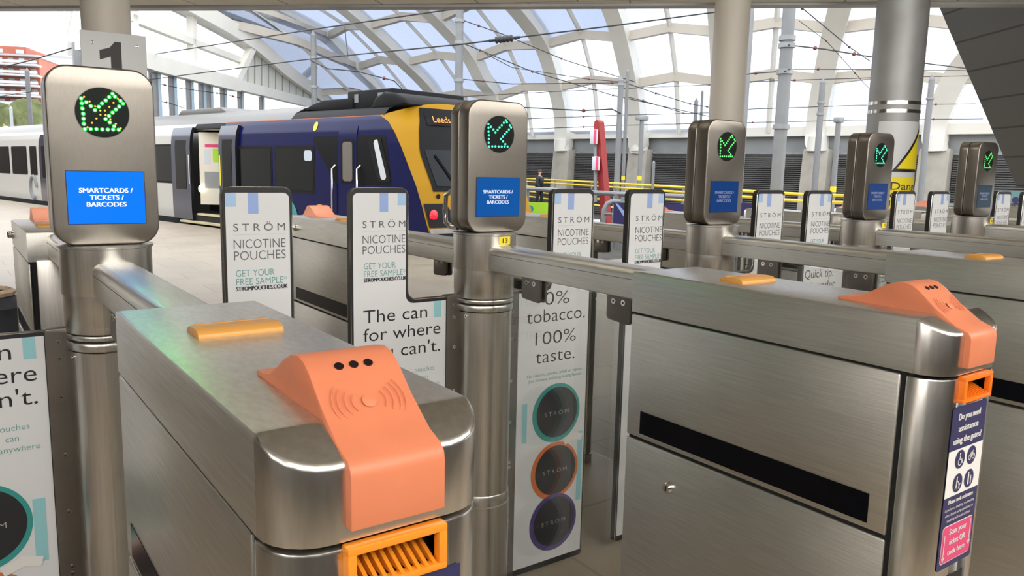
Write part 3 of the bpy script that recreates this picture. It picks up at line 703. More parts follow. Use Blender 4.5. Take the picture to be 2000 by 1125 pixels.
cfg = [dict(led='led_green', scr='screen_blue_bright', stx='screen_text', amber=True), dict(led='led_teal', scr='screen_blue', stx='screen_text_mid', number='13', hx=.016),
       dict(led='led_green_far', scr='screen_blue_dim', stx='screen_text_dim'), dict(led='led_teal', scr='screen_blue_dim', stx='screen_text_dim', number='15', hx=.012, left='tip'), dict(led='led_green_far', scr='screen_dark', stx='screen_text_dim', number='16'), dict(led='led_green_far', scr='screen_dark', stx='screen_text_dim')]
for k in range(6):
    po = make_post(PL[k], detail=k < 2, **cfg[k]); po.location = Vector((GX[k], YC, 0))*S; po['group'] = 'gate display posts'

# ------------------------------------------------------------------ the train
HT = .85
def sz(px, py):
    p = onplane(px, py, TQ, TN); return ((p-TQ).dot(TD), p.z)
SIDE = [(.16, -.55), (.05, -.1), (.0, .35), (.0, 1.2), (.0, 2.15), (.03, 2.45), (.10, 2.65), (.16, 2.74)]
ROOF = [(.16, 2.74), (.30, 2.90), (.55, 3.03), (.95, 3.12), (1.6, 3.16), (2.25, 3.12), (2.65, 3.03), (2.9, 2.90), (3.04, 2.74)]
train = thing('train', T(4, 1.6, -.55), 'dark blue and yellow commuter train with a white coach waiting at the platform, doors open', 'train')
TO = T(4, 1.6, -.55)
def tb_(): return MB(TO)
def wz(z):
    for (w0, z0), (w1, z1) in zip(SIDE, SIDE[1:]):
        if z0 <= z <= z1: return w0+(w1-w0)*(z-z0)/(z1-z0)
    return SIDE[-1][0] if z > 2 else SIDE[0][0]
def skin(q, s0, s1, z0, z1, mat, off=0, nz=10, ns=1, fs=None):
    """piece of the curved body side; fs(z) may bend its nose-ward edge"""
    q.grid(lambda a, b: T(s1+(((fs(z0+(z1-z0)*b)) if fs else s0)-s1)*a, wz(z0+(z1-z0)*b)-off, z0+(z1-z0)*b), ns, nz, mat)
DO, DL = .45, 2.10          # doorway
def nose_s(z):
    k = [(-.55, -7.75), (.3, -7.75), (.6, -7.62), (.9, -7.50), (1.3, -7.32), (1.7, -7.08), (2.1, -6.84), (2.4, -6.60), (2.6, -6.35), (2.74, -6.0)]
    for (a, b), (c, d) in zip(k, k[1:]):
        if a <= z <= c: return b+(d-b)*(z-a)/(c-a)
    return k[-1][1] if z > 2 else k[0][1]
q = tb_(); skin(q, DL, 40, .12, 2.74, 'train_white', nz=64); skin(q, DL, 40, -.55, .12, 'train_under'); q.build('white_body_side', train)
q = tb_(); skin(q, 0, DO, .12, 2.74, 'train_blue', ns=4, nz=64, fs=nose_s); skin(q, -7.6, DO, -.55, .12, 'train_under')
skin(q, DO, DL, -.55, .30, 'train_under'); skin(q, DO, DL, 2.60, 2.74, 'train_dark'); q.build('blue_body_side', train)
q = tb_(); q.grid(lambda a, b: T(-2.6+42.6*a, *[r0+(r1-r0)*(b*8-int(min(b*8, 7.999))) for r0, r1 in zip(ROOF[int(min(b*8, 7.999))], ROOF[min(8, int(min(b*8, 7.999))+1)])]), 1, 8, 'train_silver')
q.grid(lambda a, b: T(40, 3.2*a, -.5+3.2*b), 1, 1, 'train_white'); q.grid(lambda a, b: T(-7+47*a, 3.15, -.5+3.25*b), 1, 1, 'train_white'); q.build('roof', train)
q = tb_(); q.grid(lambda a, b: T(-6.0+6.4*a, .16-.004, 2.70+.05*b), 1, 1, 'train_orange_line'); q.build('cantrail_line', train)
# rooftop shroud and equipment over the cab
q = tb_(); LOW = [(w, min(z, 2.96)) for w, z in ROOF]
q.raw([T(s_, w, z) for s_ in (-2.6, -6.1) for w, z in LOW], [[j, j+1, 9+j+1, 9+j] for j in range(8)], 'train_dark'); q.build('cab_roof', train)
q = tb_(); q.prism([(-2.5, 2.98), (-3.0, 3.12), (-3.4, 3.19), (-4.55, 3.19), (-4.55, 2.9)], .5, 2.7, 'train_dark', lambda a, b, h: T(a, h, b), .06); q.build('roof_shroud', train)
q = tb_(); q.prism([(-4.3, 2.9), (-5.9, 2.9), (-5.9, 3.34), (-4.3, 3.34)], .55, 2.65, 'train_dark', lambda a, b, h: T(a, h, b), .03); eq = q.build('roof_equipment', train)
for s_, wd_ in ((-4.65, .07), (-5.5, .09)):
    q = tb_(); q.prism([(s_-wd_, 3.08), (s_+wd_, 3.08), (s_+wd_, 3.26), (s_-wd_, 3.26)], .535, .56, 'mast_grey', lambda a, b, h: T(a, h, b)); q.build('vent_panel', eq)
q = tb_(); q.prism([(-5.25, 2.88), (-5.45, 3.16), (-5.75, 3.26), (-6.1, 3.22), (-6.4, 3.10), (-6.55, 2.96), (-6.1, 2.9)], .42, 2.78, 'train_dark', lambda a, b, h: T(a, h, b), .07, 3); q.build('cab_fairing', train)
q = tb_(); q.prism([(5, 3.02), (1.6, 3.02), (2.2, 3.26), (4.6, 3.26)], .9, 2.3, 'train_silver', lambda a, b, h: T(a, h, b), .03); q.build('roof_pod', train)
# doors: two leaves slid outward either side of the doorway
for s0, s1, nm in ((DL-.02, 3.22, 'far'), (-.40, DO+.02, 'near')):
    q = tb_(); q.grid(lambda a, b: T(s0+(s1-s0)*a, wz(.12+2.53*b)-.085, .12+2.53*b), 1, 14, 'train_door')
    for se in (s0, s1): q.grid(lambda a, b: T(se, wz(.12+2.53*b)-.085*a, .12+2.53*b), 1, 14, 'train_dark')
    lf = q.build('door_leaf', train)
    q = tb_(); g0, g1 = s0+(s1-s0)*.22, s0+(s1-s0)*.78
    q.grid(lambda a, b: T(g0+(g1-g0)*a, wz(.95+1.35*b)-.092, .95+1.35*b), 1, 6, 'train_glass'); q.build('door_window', lf)
    q = tb_(); ss = DL+.02 if nm == 'far' else DO-.02
    q.grid(lambda a, b: T(ss+(.06 if nm == 'far' else -.06)*a, wz(1.1+.8*b)-.094, 1.1+.8*b), 1, 3, 'sign_yellow' if nm == 'near' else 'cream_panel'); q.build('edge_strip', lf)
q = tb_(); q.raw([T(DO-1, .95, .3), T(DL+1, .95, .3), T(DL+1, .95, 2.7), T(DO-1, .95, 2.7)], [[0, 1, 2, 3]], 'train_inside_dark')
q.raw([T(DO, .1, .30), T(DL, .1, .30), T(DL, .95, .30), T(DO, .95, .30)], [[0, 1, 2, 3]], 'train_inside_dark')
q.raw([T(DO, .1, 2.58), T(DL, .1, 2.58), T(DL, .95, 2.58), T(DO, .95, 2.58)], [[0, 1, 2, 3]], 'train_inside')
q.build('vestibule', train)
q = tb_(); q.raw([T(DL-.14, .12, .55), T(DL-.72, .55, .55), T(DL-.72, .55, 2.52), T(DL-.14, .12, 2.52)], [[0, 1, 2, 3]], 'train_inside'); vp_ = q.build('door_pillar', train)
q = tb_(); f = lambda u, v: T(DL-.14-.58*u, .12+.43*u-.004, v)
q.rect(.25, .85, 2.12, 2.2, 'sticker_pink', f); q.rect(.55, .9, 1.72, 2.08, 'banner_green', f); q.rect(.2, .45, 1.66, 2.06, 'sign_white', f); q.rect(.2, .8, 1.0, 1.45, 'wall_band_grey', f); q.build('notice', vp_)
q = tb_(); q.tube([T(DL-.78, .5, .5), T(DL-.78, .5, 2.1), T(DL-.70, .42, 2.5)], .025, 'steel_polished', 8); q.build('grab_pole', train)
q = tb_(); q.lathe([(0, .03), (.09, .02), (.09, 0)], T(DL-.20, .10, .98), 'lamp_white', 14, tuple(-TN)); q.build('door_lamp', train)
q = tb_(); q.prism([(DO-.2, .04), (DL+.55, .04), (DL+.55, .09), (DO-.2, .09)], -.17, .05, 'train_step', lambda a, b, h: T(a, h, b)); q.build('step_board', train)
q = tb_(); q.prism([(DO, .26), (DL-.2, .26), (DL-.2, .31), (DO, .31)], -.02, .12, 'train_step', lambda a, b, h: T(a, h, b)); q.build('threshold', train)
def pane(pts, mat, off, name, par=train, sub=None):
    """rounded outline lying on the body side"""
    b = bmesh.new(); b.faces.new([b.verts.new((x, z, 0)) for x, z in rounded(pts, .07, 4)])
    for z in (.35, 1.2, 2.15, 2.3, 2.45, 2.55, 2.65): bmesh.ops.bisect_plane(b, geom=b.verts[:]+b.edges[:]+b.faces[:], plane_co=(0, z, 0), plane_no=(0, 1, 0))
    bmesh.ops.triangulate(b, faces=b.faces[:])
    for v in b.verts: v.co = T(v.co.x, wz(v.co.y)-off, v.co.y)
    q = tb_(); q.bm(b, mat); return q.build(name, par)
def R4(s0, s1, z0, z1): return [(s0, z0), (s1, z0), (s1, z1), (s0, z1)]
WB, WT = 1.10, 2.06
for s0, s1 in ((-1.95, -.42), (-3.75, -2.18)):
    fr_ = pane(R4(s0-.06, s1+.06, WB-.06, WT+.06), 'train_dark', .006, 'window_frame'); pane(R4(s0, s1, WB, WT), 'train_glass', .012, 'window_pane', fr_)
pn_ = [c for c in train.children if c.name.startswith('window_frame')][-1]
pane(R4(-3.72, -3.40, 1.78, 2.02), 'window_far', .018, 'window_notice', pn_)
for s0, s1 in ((3.2, 4.6), (5.2, 6.6), (7.2, 8.6), (9.2, 10.6), (14.95, 15.65), (16.1, 17.9), (18.3, 20.1), (20.6, 22.4)):
    fr_ = pane(R4(s0-.05, s1+.05, WB-.01, WT+.14), 'train_dark', .006, 'window_frame'); pane(R4(s0, s1, WB+.05, WT+.09), 'train_glass', .012, 'window_pane', fr_)
for s0, s1 in ((13.2, 14.55), (11.9, 13.15)):
    q = tb_(); skin(q, s0, s1, .14, 2.62, 'train_door', .03); lf = q.build('door_leaf', train)
    pane(R4(s0+.3, s1-.3, 1.0, 2.2), 'train_glass', .036, 'door_window', lf)
pane([(-3.65, 2.33), (-6.35, 2.33), (-6.55, 1.30), (-4.6, 1.30)], 'train_mask', .004, 'cab_side_mask')
cd = pane(R4(-5.38, -4.72, .12, 2.55), 'train_blue', .012, 'cab_door'); pane(R4(-5.30, -4.82, 1.30, 2.26), 'train_mask', .016, 'cab_door_window', cd)
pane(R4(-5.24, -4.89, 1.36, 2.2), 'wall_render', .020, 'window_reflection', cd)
sw = pane([(-5.73, 2.28), (-6.20, 2.28), (-6.55, 1.38), (-6.10, 1.38)], 'train_glass', .012, 'cab_side_window')
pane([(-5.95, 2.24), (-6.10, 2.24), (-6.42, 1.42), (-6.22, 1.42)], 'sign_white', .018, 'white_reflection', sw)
for s_ in (-4.60, -5.50):
    q = tb_(); q.tube([T(s_, -.0, 1.70), T(s_+.02, -.07, 1.62), T(s_+.03, -.075, 1.0), T(s_+.03, -.075, .35), T(s_-.02, -.0, .14)], .024, 'steel_polished', 8); q.build('grab_rail', train)
pane(R4(-3.85, -3.70, 2.45, 2.66), 'sign_yellow', .010, 'warning_plate')
pane(R4(-1.0, -.35, 1.03, 1.10), 'window_far', .014, 'grey_panel')
q = tb_(); n_ = 20
q.raw([T(-2.62, wz(.5)-.01, .35)]+[T(-2.62-.48*math.cos(PI*i/n_), wz(.6)-.01, .35+.55*math.sin(PI*i/n_)) for i in range(n_+1)], [[0, i+1, i+2] for i in range(n_)], 'can_teal')
q.tube([T(-2.62-.24*math.cos(PI*i/n_), wz(.6)-.014, .36+.36*math.sin(PI*i/n_)) for i in range(n_+1)], .035, 'emblem_white', 6)
q.build('operator_emblem', train); q = tb_(); q.raw([T(-4.0, wz(.5)-.01, .62)]+[T(-4.0-.22*math.cos(PI*i/n_), wz(.6)-.01, .62+.2*math.sin(PI*i/n_)) for i in range(n_+1)], [[0, i+1, i+2] for i in range(n_)], 'emblem_orange'); q.build('emblem_dot', train)
q = tb_(); q.tube([T(15.4-.35*math.cos(PI*i/n_*1.6), wz(.6)-.014, .62+.42*math.sin(PI*i/n_*1.6)) for i in range(n_+1)], .07, 'mast_grey', 6); q.build('grey_emblem', train)
# front face
def front(a, z, off=0):
    b = abs(2*a-1); bl = .14*(1-b**2.6)
    w = wz(min(z, 2.7))+(3.2-2*wz(min(z, 2.7)))*a
    mid = -7.33+(z-1.3)*.52; e_ = nose_s(min(z, 2.74))+max(0, z-2.74)*1.2
    k_ = (1-b**4) if z > 1.3 else 0
    return T(e_*(1-k_)+mid*k_-bl-off, w, z)
def ftop(a): return 2.74+.30*(1-abs(2*a-1)**2.4)
q = tb_(); q.grid(lambda a, b: front(a, -.55+(ftop(a)+.55)*b), 40, 40, 'train_yellow')
q.build('cab_front', train)
def fpatch(name, lf, rf, z0, z1, mat, off, par=train, nu=20, nv=14):
    q = tb_(); q.grid(lambda a, b: front(lf(z0+(z1-z0)*b)+(rf(z0+(z1-z0)*b)-lf(z0+(z1-z0)*b))*a, z0+(z1-z0)*b, off), nu, nv, mat); return q.build(name, par)
ml = lambda z: .105+max(0, z-2.0)*.11
ws = fpatch('windscreen_mask', ml, lambda z: 1-ml(z), 1.22, 2.92, 'train_mask', .02)
fpatch('windscreen_pane', lambda z: ml(z)+.035, lambda z: 1-ml(z)-.035, 1.32, 2.05, 'train_glass', .03, ws)
fpatch('destination_panel', lambda z: .22, lambda z: .78, 2.56, 2.82, 'train_mask', .035, ws)
q = tb_()
def ffr(u, v): return front(.5+u, v, .075)
q.text('Leeds', -.235, 2.625, .13, 'led_text_amber', ffr, .15); q.build('destination_text', ws)
lc = fpatch('lamp_cluster', lambda z: .01, lambda z: .21-.14*abs(z-.72), .52, .98, 'train_dark', .02, nu=8, nv=8)
q = tb_(); p0 = front(.06, .75, .02); p1 = front(.06, .75, .10); q.lathe([(0, .05), (.07, .04), (.115, 0)], p0, 'lamp_red', 16, tuple(p1-p0)); q.build('tail_lamp', lc)
q = tb_(); p0 = front(.13, 1.12, .02); p1 = front(.13, 1.12, .1); q.lathe([(0, .01), (.05, .01), (.05, 0)], p0, 'train_dark', 14, tuple(p1-p0)); q.build('socket', train)
fpatch('lower_valance', lambda z: 0.0, lambda z: 1.0, -.55, .42, 'train_dark', .02)
fpatch('bumper_strip', lambda z: 0.0, lambda z: 1.0, .40, .50, 'steel_dark_strip', .04)
q = tb_(); q.bar(front(.30, 1.25, .08), front(.20, 1.95, .06), .03, .03, 'train_dark'); q.build('wiper', ws)
q = tb_(); q.grid(lambda a, b: T(-6.05-.95*b, .0+.16*0+wz(2.55)-.012+.02*a, 2.74), 1, 1, 'train_yellow'); q.build('yellow_shoulder', train)

# ------------------------------------------------------------------ great roof: ribs, purlins, foil, end wall
WA = math.radians(-13); WV = Vector((math.sin(WA), math.cos(WA), 0)); WNv = Vector((math.cos(WA), -math.sin(WA), 0))
d_ = ray(1098, 340); Q0 = EYEV+d_*58; Q0.z = 0
def wall_pt(s, n, z): p = Q0+WV*s+WNv*n; return Vector((p.x, p.y, z))
RB = {-5: (31.0, -50), -4: (25.6, -50), -3: (19.2, -12), -2: (12.8, -14), -1: (5.72, -13), 0: (0, -25), 1: (-6.53, -26), 2: (-12.58, -33), 3: (-18.58, -42), 4: (-24.8, -60), 5: (-31.2, -70), 6: (-37.6, -78)}
PROF = {-4: [(-2.17, 7.66), (-5.47, 10.05), (-8.8, 12.68), (-14.3, 15.6)], -3: [(-1.27, 7.96), (-3.65, 9.87), (-6.68, 12.09), (-12.25, 13.67)], -2: [(-.6, 7.44), (-5.26, 10.62), (-10.03, 13.21)],
        -1: [(-1.23, 7.09), (-2.6, 8.4), (-4.44, 10.34), (-8.44, 12.68)], 0: [(.1, 4.4), (-.16, 5.92), (-1.65, 8.28), (-3.67, 10.39), (-7.45, 12.06)], 1: [(-.38, 4.28), (-1.55, 6.92), (-3.34, 9.27), (-5.53, 11.35)],
        2: [(0, 4.2), (-1.0, 6.5), (-2.6, 8.8), (-4.8, 10.9)], 3: [(.4, 4.18), (-.1, 5.93), (-1.76, 8.24), (-3.88, 10.25)], 4: [(.1, 4.63), (-.76, 6.4), (-1.95, 7.77)], 5: [(.1, 4.6), (-.76, 6.4), (-1.95, 7.77)], 6: [(.1, 4.6), (-.76, 6.4), (-1.95, 7.77)]}
def gable_pts():
    q0 = wall_pt(25.6, 0, 0); A = math.radians(-50); Wk = Vector((math.sin(A), math.cos(A), 0)); return q0, Wk
def rib_curve(k):
    s, ang = RB[k]; q0 = wall_pt(s, 0, 0)
    if k == -4:
        q0, Wk = gable_pts(); pts = [onplane(px, py, q0, Wk) for px, py in ((690, 262), (633, 198), (560, 143), (484, 81), (355, 7), (255, -38), (140, -78))]
        return dense(pts)
    A = math.radians(ang); N = Vector((math.cos(A), -math.sin(A), 0))
    pr = [(0, 3.1)]+PROF[k]; (n1, z1), (n2, z2) = pr[-2], pr[-1]
    k_ = (z2-z1)/(n2-n1); pr = pr+[(n2-4, z2-4*k_*.6*-1*-1 if False else z2+4*abs(k_)*.6), (n2-9, z2+4*abs(k_)*.6+5*abs(k_)*.3), (n2-16, z2+4*abs(k_)*.6+5*abs(k_)*.3+.8)]
    return dense([Vector((q0.x+N.x*n, q0.y+N.y*n, z)) for n, z in pr])
def dense(p, m=6):
    out = []
    for i in range(len(p)-1):
        p0, p1, p2, p3 = p[max(i-1, 0)], p[i], p[i+1], p[min(i+2, len(p)-1)]
        for j in range(m):
            t = j/m; out.append(.5*((2*p1)+(p2-p0)*t+(2*p0-5*p1+4*p2-p3)*t*t+(3*p1-p0-3*p2+p3)*t**3))
    return out+[p[-1]]
CURVE = {k: rib_curve(k) for k in PROF}
def at_z(k, z):
    c = CURVE[k]
    for a, b in zip(c, c[1:]):
        if min(a.z, b.z) <= z <= max(a.z, b.z): return a.lerp(b, (z-a.z)/(b.z-a.z) if b.z != a.z else 0)
    return (c[0] if z < c[0].z else c[-1]).copy()
LEV = {-4: [7.6, 10.0, 12.3, 14.0], -3: [7.6, 10.0, 12.1, 13.6], -2: [7.5, 9.9, 12.1, 13.6], -1: [7.1, 9.7, 12.0, 13.8], 0: [7.6, 10.2, 12.3, 14], 1: [7.4, 10.0, 12.2, 14], 2: [7.2, 9.8, 12, 14], 3: [7.1, 9.5, 11.8, 13.5], 4: [6.7, 8.9, 11, 12.5], 5: [6.7, 8.9, 11, 12.5], 6: [6.7, 8.9, 11, 12.5]}
for k, c in CURVE.items():
    q = MB(); wd_, dp = (1.12, .85); fs_ = []; vs_ = []
    dirn = (CURVE[min(k+1, 6)][0]-CURVE[max(k-1, -4)][0]).normalized(); dirn.z = 0
    for i, p in enumerate(c):
        t_ = (c[min(i+1, len(c)-1)]-c[max(i-1, 0)]).normalized(); nn = dirn.cross(t_).normalized(); b_ = t_.cross(nn).normalized()
        g = 1 if i > 3 else .75+.08*i
        vs_ += [p+b_*(wd_/2*g)+nn*(dp/2), p-b_*(wd_/2*g)+nn*(dp/2), p-b_*(wd_/2*g)-nn*(dp/2), p+b_*(wd_/2*g)-nn*(dp/2)]
    for i in range(len(c)-1):
        for j in range(4): fs_.append([i*4+j, i*4+(j+1) % 4, (i+1)*4+(j+1) % 4, (i+1)*4+j])
    q.raw(vs_, fs_, 'roof_cream'); struct(q.build('roof_rib', smooth=20))
ks = sorted(CURVE)
for k, k2 in zip(ks, ks[1:]):
    lv = [(4.3, 4.3)]+list(zip(LEV[k], LEV[k2]))
    P0 = [at_z(k, a) for a, b in lv]; P1 = [at_z(k2, b) for a, b in lv]
    M_ = [(a+b)/2+Vector((0, 0, .42 if i else 0)) for i, (a, b) in enumerate(zip(P0, P1))]
    q = MB(); m_ = MB(); g_ = MB()
    for i in range(len(lv)):
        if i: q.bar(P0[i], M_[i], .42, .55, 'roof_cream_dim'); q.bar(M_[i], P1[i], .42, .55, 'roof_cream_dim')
        if i:
            m_.bar(M_[i-1], M_[i], .22, .22, 'roof_cream', up=(.3, .9, .1))
            out = (WNv*.5+Vector((0, 0, .35)))
            for a, b in ((P0, M_), (M_, P1)):
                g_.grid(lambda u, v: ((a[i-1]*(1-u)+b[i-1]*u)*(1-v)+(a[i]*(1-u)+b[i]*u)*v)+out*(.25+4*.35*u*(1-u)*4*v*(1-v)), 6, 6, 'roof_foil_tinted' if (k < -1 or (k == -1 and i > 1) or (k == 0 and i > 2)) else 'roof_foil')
    struct(q.build('roof_purlin', smooth=0)); struct(m_.build('roof_mullion', smooth=0)); struct(g_.build('roof_glazing'))
# diagonal brace by the end wall
q = MB(); q.cyl(at(398, 12, 50), at(610, 92, 62), .22, mat='roof_cream', seg=12); q.cyl(at(548, 193, 62), at(615, 130, 64), .28, mat='roof_cream', seg=12); struct(q.build('roof_brace'))
# end wall: glazed, sloping foot beam, ribbed cream panel, fins below
g0, gN = gable_pts()
G = lambda px, py, off=0: onplane(px, py, g0, gN)-gN*off*0+Vector((gN.x, gN.y, 0))*off
sgn = -1 if gN.dot(Vector((FWD.x, FWD.y, 0))) > 0 else 1
def GP(px, py, o=0): p = onplane(px, py, g0, gN); return p+gN*(sgn*o)
q = MB()
def gbar(q, a, b, w=.45, d=.4, mat='roof_cream', o=0): q.bar(GP(*a, o), GP(*b, o), d, w, mat, up=tuple(gN.cross((GP(*b)-GP(*a)).normalized())))
gbar(q, (150, 78), (296, 125), .8, .6, o=.2); gbar(q, (296, 125), (455, 166), .8, .6, o=.2); gbar(q, (455, 166), (640, 212), .62, .6, o=.2)
gbar(q, (258, -20), (259, 112)); gbar(q, (374, 8), (376, 140)); gbar(q, (250, 33), (374, 82), .35); gbar(q, (374, 82), (472, 119), .35); gbar(q, (489, 84), (449, 166), .5, o=.25)
struct(q.build('wall_end_frame', smooth=0))
q = MB(); q.raw([GP(160, -60, -.3), GP(300, -60, -.3), GP(355, 8, -.3), GP(487, 84, -.3), GP(449, 164, -.3), GP(296, 123, -.3), GP(160, 82, -.3)], [[0, 1, 2, 6], [2, 3, 4, 5], [2, 5, 6]], 'end_glazing'); struct(q.build('window_1', smooth=0))
q = MB(); tri = [GP(489, 84), GP(560, 143), GP(645, 210), GP(575, 200), GP(449, 166)]
q.raw(tri, [[0, 1, 2, 3, 4]], 'cream_panel')
for i in range(11):
    x = 470+i*13.5; f0 = max(84+(487-x)*2.05, 84) if x < 489 else 84+(x-489)*.80; f1 = 166+(x-449)*.27
    if f0 < f1: q.bar(GP(x, f0, .03), GP(x-.5, f1, .03), .03, .06, 'panel_groove', up=tuple(gN))
struct(q.build('wall_end_panel', smooth=0))
for i, x in enumerate((309, 340, 373, 397, 411, 438, 471, 512)):
    p = GP(x, 200, 0); w_ = .55 if i not in (4,) else .35
    q = MB(); a = gN.cross(Vector((0, 0, 1)))
    zt_ = GP(x, 134+(x-296)*.26).z
    q.bar(Vector((p.x, p.y, -1)), Vector((p.x, p.y, zt_)), .26, .3, 'fin_glass', up=tuple(a)); q.bar(Vector((p.x, p.y, -1))-a*.2, Vector((p.x, p.y, zt_))-a*.2, .22, .3, 'mast_grey', up=tuple(a))
    fo = q.build('facade_fin', smooth=0); struct(fo)
# left foot beam with struts
q = MB(); q.bar(at(-60, 52, 52), at(142, 96, 46), .6, .75, 'roof_cream'); q.cyl(at(122, 84, 46.4), at(116, -5, 46.4), .18, mat='roof_cream', seg=10); q.cyl(at(122, 84, 46.4), at(141, -4, 46.4), .2, mat='roof_cream', seg=10); struct(q.build('roof_edge_beam'))

# ------------------------------------------------------------------ far wall: buttresses, band, louvres
def wbox(q, s0, s1, n0, n1, z0, z1, mat):
    vs_ = [wall_pt(s, n, z) for z in (z0, z1) for s, n in ((s0, n0), (s1, n0), (s1, n1), (s0, n1))]
    q.raw(vs_, [[3, 2, 1, 0], [4, 5, 6, 7], [0, 1, 5, 4], [1, 2, 6, 5], [2, 3, 7, 6], [3, 0, 4, 7]], mat)
q = MB(); wbox(q, -48, 27, .7, 1.4, -1.3, 4.05, 'wall_band_grey'); wbox(q, -48, 27, .15, .9, 4.05, 4.6, 'roof_cream'); wbox(q, -48, 27, .45, .7, 3.0, 3.12, 'galvanised'); struct(q.build('wall_far', smooth=0))
for k in range(-4, 6):
    s_ = RB[k][0]; s2 = RB[k+1][0]
    lv = MB(); wbox(lv, s2+.8, s_-.8, .62, .68, -1.2, 2.9, 'louvre_void')
    n_ = 34
    for i in range(n_):
        z = -1.15+i*4.05/n_; a, b = s2+.8, s_-.8
        lv.raw([wall_pt(a, .40, z), wall_pt(b, .40, z), wall_pt(b, .60, z+.10), wall_pt(a, .60, z+.10)], [[0, 1, 2, 3]], 'louvre')
        lv.raw([wall_pt(a, .40, z), wall_pt(b, .40, z), wall_pt(b, .40, z-.035), wall_pt(a, .40, z-.035)], [[0, 1, 2, 3]], 'louvre')
    struct(lv.build('wall_louvre', smooth=0))
for k in range(-3, 7):
    s_ = RB[k][0]; q = MB(wall_pt(s_, 0, -1.3))
    pr = [(-.62, -1.3), (.8, -1.3), (.8, 3.15), (.5, 3.3), (-.15, 3.3), (-.22, 3.0), (-.3, 2.2), (-.42, 1.0)]
    q.prism(pr, s_-.75, s_+.75, 'concrete', lambda a, b, h: wall_pt(h, a, b), .05); struct(q.build('buttress'))
    q = MB(); q.cyl(wall_pt(s_, 0, 3.2), wall_pt(s_, -.05, 4.0), .62, .5, 'roof_cream', 16); struct(q.build('rib_shoe'))

# ------------------------------------------------------------------ columns, masts, signs
def column(name, label, px, py0, depth, r, mat, cat, top=5.4, bands=()):
    p = at(px, 330, depth); o = Vector((p.x, p.y, 0)); t = thing(name, o, label, cat)
    q = MB(o); q.cyl(o, o+Vector((0, 0, top)), r, mat=mat, seg=40); q.build('shaft', t)
    q = MB(o); q.lathe([(r, 0), (r+.06, .002), (r+.06, .03), (r, .05)], o, 'steel_dark_strip', 32); q.build('base_collar', t)
    for z in bands:
        q = MB(o); q.lathe([(r, z-.02), (r+.006, z-.018), (r+.006, z+.018), (r, z+.02)], o, 'steel_polished', 40); q.build('band', t)
    return t, o
ctop = c0.z
c1, o1 = column('roof_column', 'stout pale round column carrying the platform 1 sign', 222, 0, 8.8, .244, 'column_paint', 'column', at(208, -30, 8.8).z)
c2, o2 = column('roof_column', 'stout pale round column behind the third display post', 1412, 0, 9.6, .206, 'column_paint', 'column', at(1420, -40, 9.6).z)
c3, o3 = column('mast_column', 'thick galvanised steel column with two metal bands near the right', 1735, 0, 8.8, .264, 'galvanised', 'column', at(1745, -30, 8.8).z, (at(1735, 205, 8.8).z, at(1735, 221, 8.8).z))
q = MB(o3); b0 = at(1774, 187, 8.62); q.box(b0.x-.02, b0.x+.06, b0.y-.05, b0.y, at(1774, 236, 8.62).z, b0.z, 'galvanised', .006); q.build('banding_bracket', c3)
# platform sign
sp = onplane(223, 100, (0, o1.y-.29, 0), (0, 1, 0)); so = Vector((sp.x, sp.y, at(223, 215, 8.45).z))
sg_ = thing('platform_sign', so, 'white square sign with a black numeral 1 on the pale column', 'sign')
hw_ = .316; q = MB(so); zt_ = at(223, 67, 8.45).z; zb_ = so.z; q.box(sp.x-hw_, sp.x+hw_, sp.y-.012, sp.y+.012, zb_, zt_, 'sign_white', .004); pl_ = q.build('sign_plate', sg_)
q = MB(so); k_ = .01*.62
num = [  # outline of the figure
    (-.02, .0), (.13, .0), (.13, .66), (.045, .66), (-.03, .57), (-.17, .52), (-.17, .38), (-.02, .44)]
q.flat([(a*.70, b*.70) for a, b in num], 'sign_black', lambda a, b: (sp.x+a-.024, sp.y-.0135, zt_-.092-.66*.70+b)); q.build('numeral', sg_, smooth=0)
for dx in (-.208, .224):
    q = MB(so); q.lathe([(0, .008), (.014, .006), (.018, 0)], (sp.x+dx, sp.y-.012, zt_-.116), 'steel_polished', 12, (0, -1, 0)); q.build('rivet', pl_)
# danger sign wrapped round the galvanised column
fa = math.atan2(-o3.y, -o3.x)                    # towards the viewer
R3 = .268
def D3(deg, z, o=0):
    t_ = fa+math.radians(deg); return Vector((o3.x+(R3+o)*math.cos(t_), o3.y+(R3+o)*math.sin(t_), z))
zy = lambda py: onplane(1760, py, o3+Vector((math.cos(fa), math.sin(fa), 0))*R3*.8, (math.cos(fa), math.sin(fa), 0)).z
S3 = D3(30, zy(410)); s3 = thing('danger_sign', S3, 'white and yellow overhead danger sign wrapped round the galvanised column', 'sign')
def wrap(q, poly, mat, o):
    """flat outline (degrees, height) cut into strips and bent round the shaft"""
    b = bmesh.new(); f = b.faces.new([b.verts.new((x, y, 0)) for x, y in poly])
    for x in range(-40, 130, 6):
        bmesh.ops.bisect_plane(b, geom=b.verts[:]+b.edges[:]+b.faces[:], plane_co=(x+.01, 0, 0), plane_no=(1, 0, 0))
    bmesh.ops.triangulate(b, faces=b.faces[:])
    for v in b.verts: v.co = D3(v.co.x, v.co.y, o)
    q.bm(b, mat)
q = MB(S3); wrap(q, [(-30, zy(412)), (118, zy(412)), (118, zy(237)), (-30, zy(237))], 'sign_white', 0); pl3 = q.build('sign_plate', s3)
q = MB(S3); wrap(q, [(6, zy(336)), (118, zy(336)), (118, zy(243)), (84, zy(243))], 'sign_black', .002); wrap(q, [(17, zy(330)), (118, zy(330)), (118, zy(252)), (85, zy(252))], 'sign_yellow', .004); q.build('warning_triangle', s3)
q = MB(S3); wrap(q, [(-30, zy(410)), (116, zy(410)), (116, zy(346)), (-30, zy(346))], 'sign_yellow', .002)
f3 = lambda u, v: D3(u, v, .004)
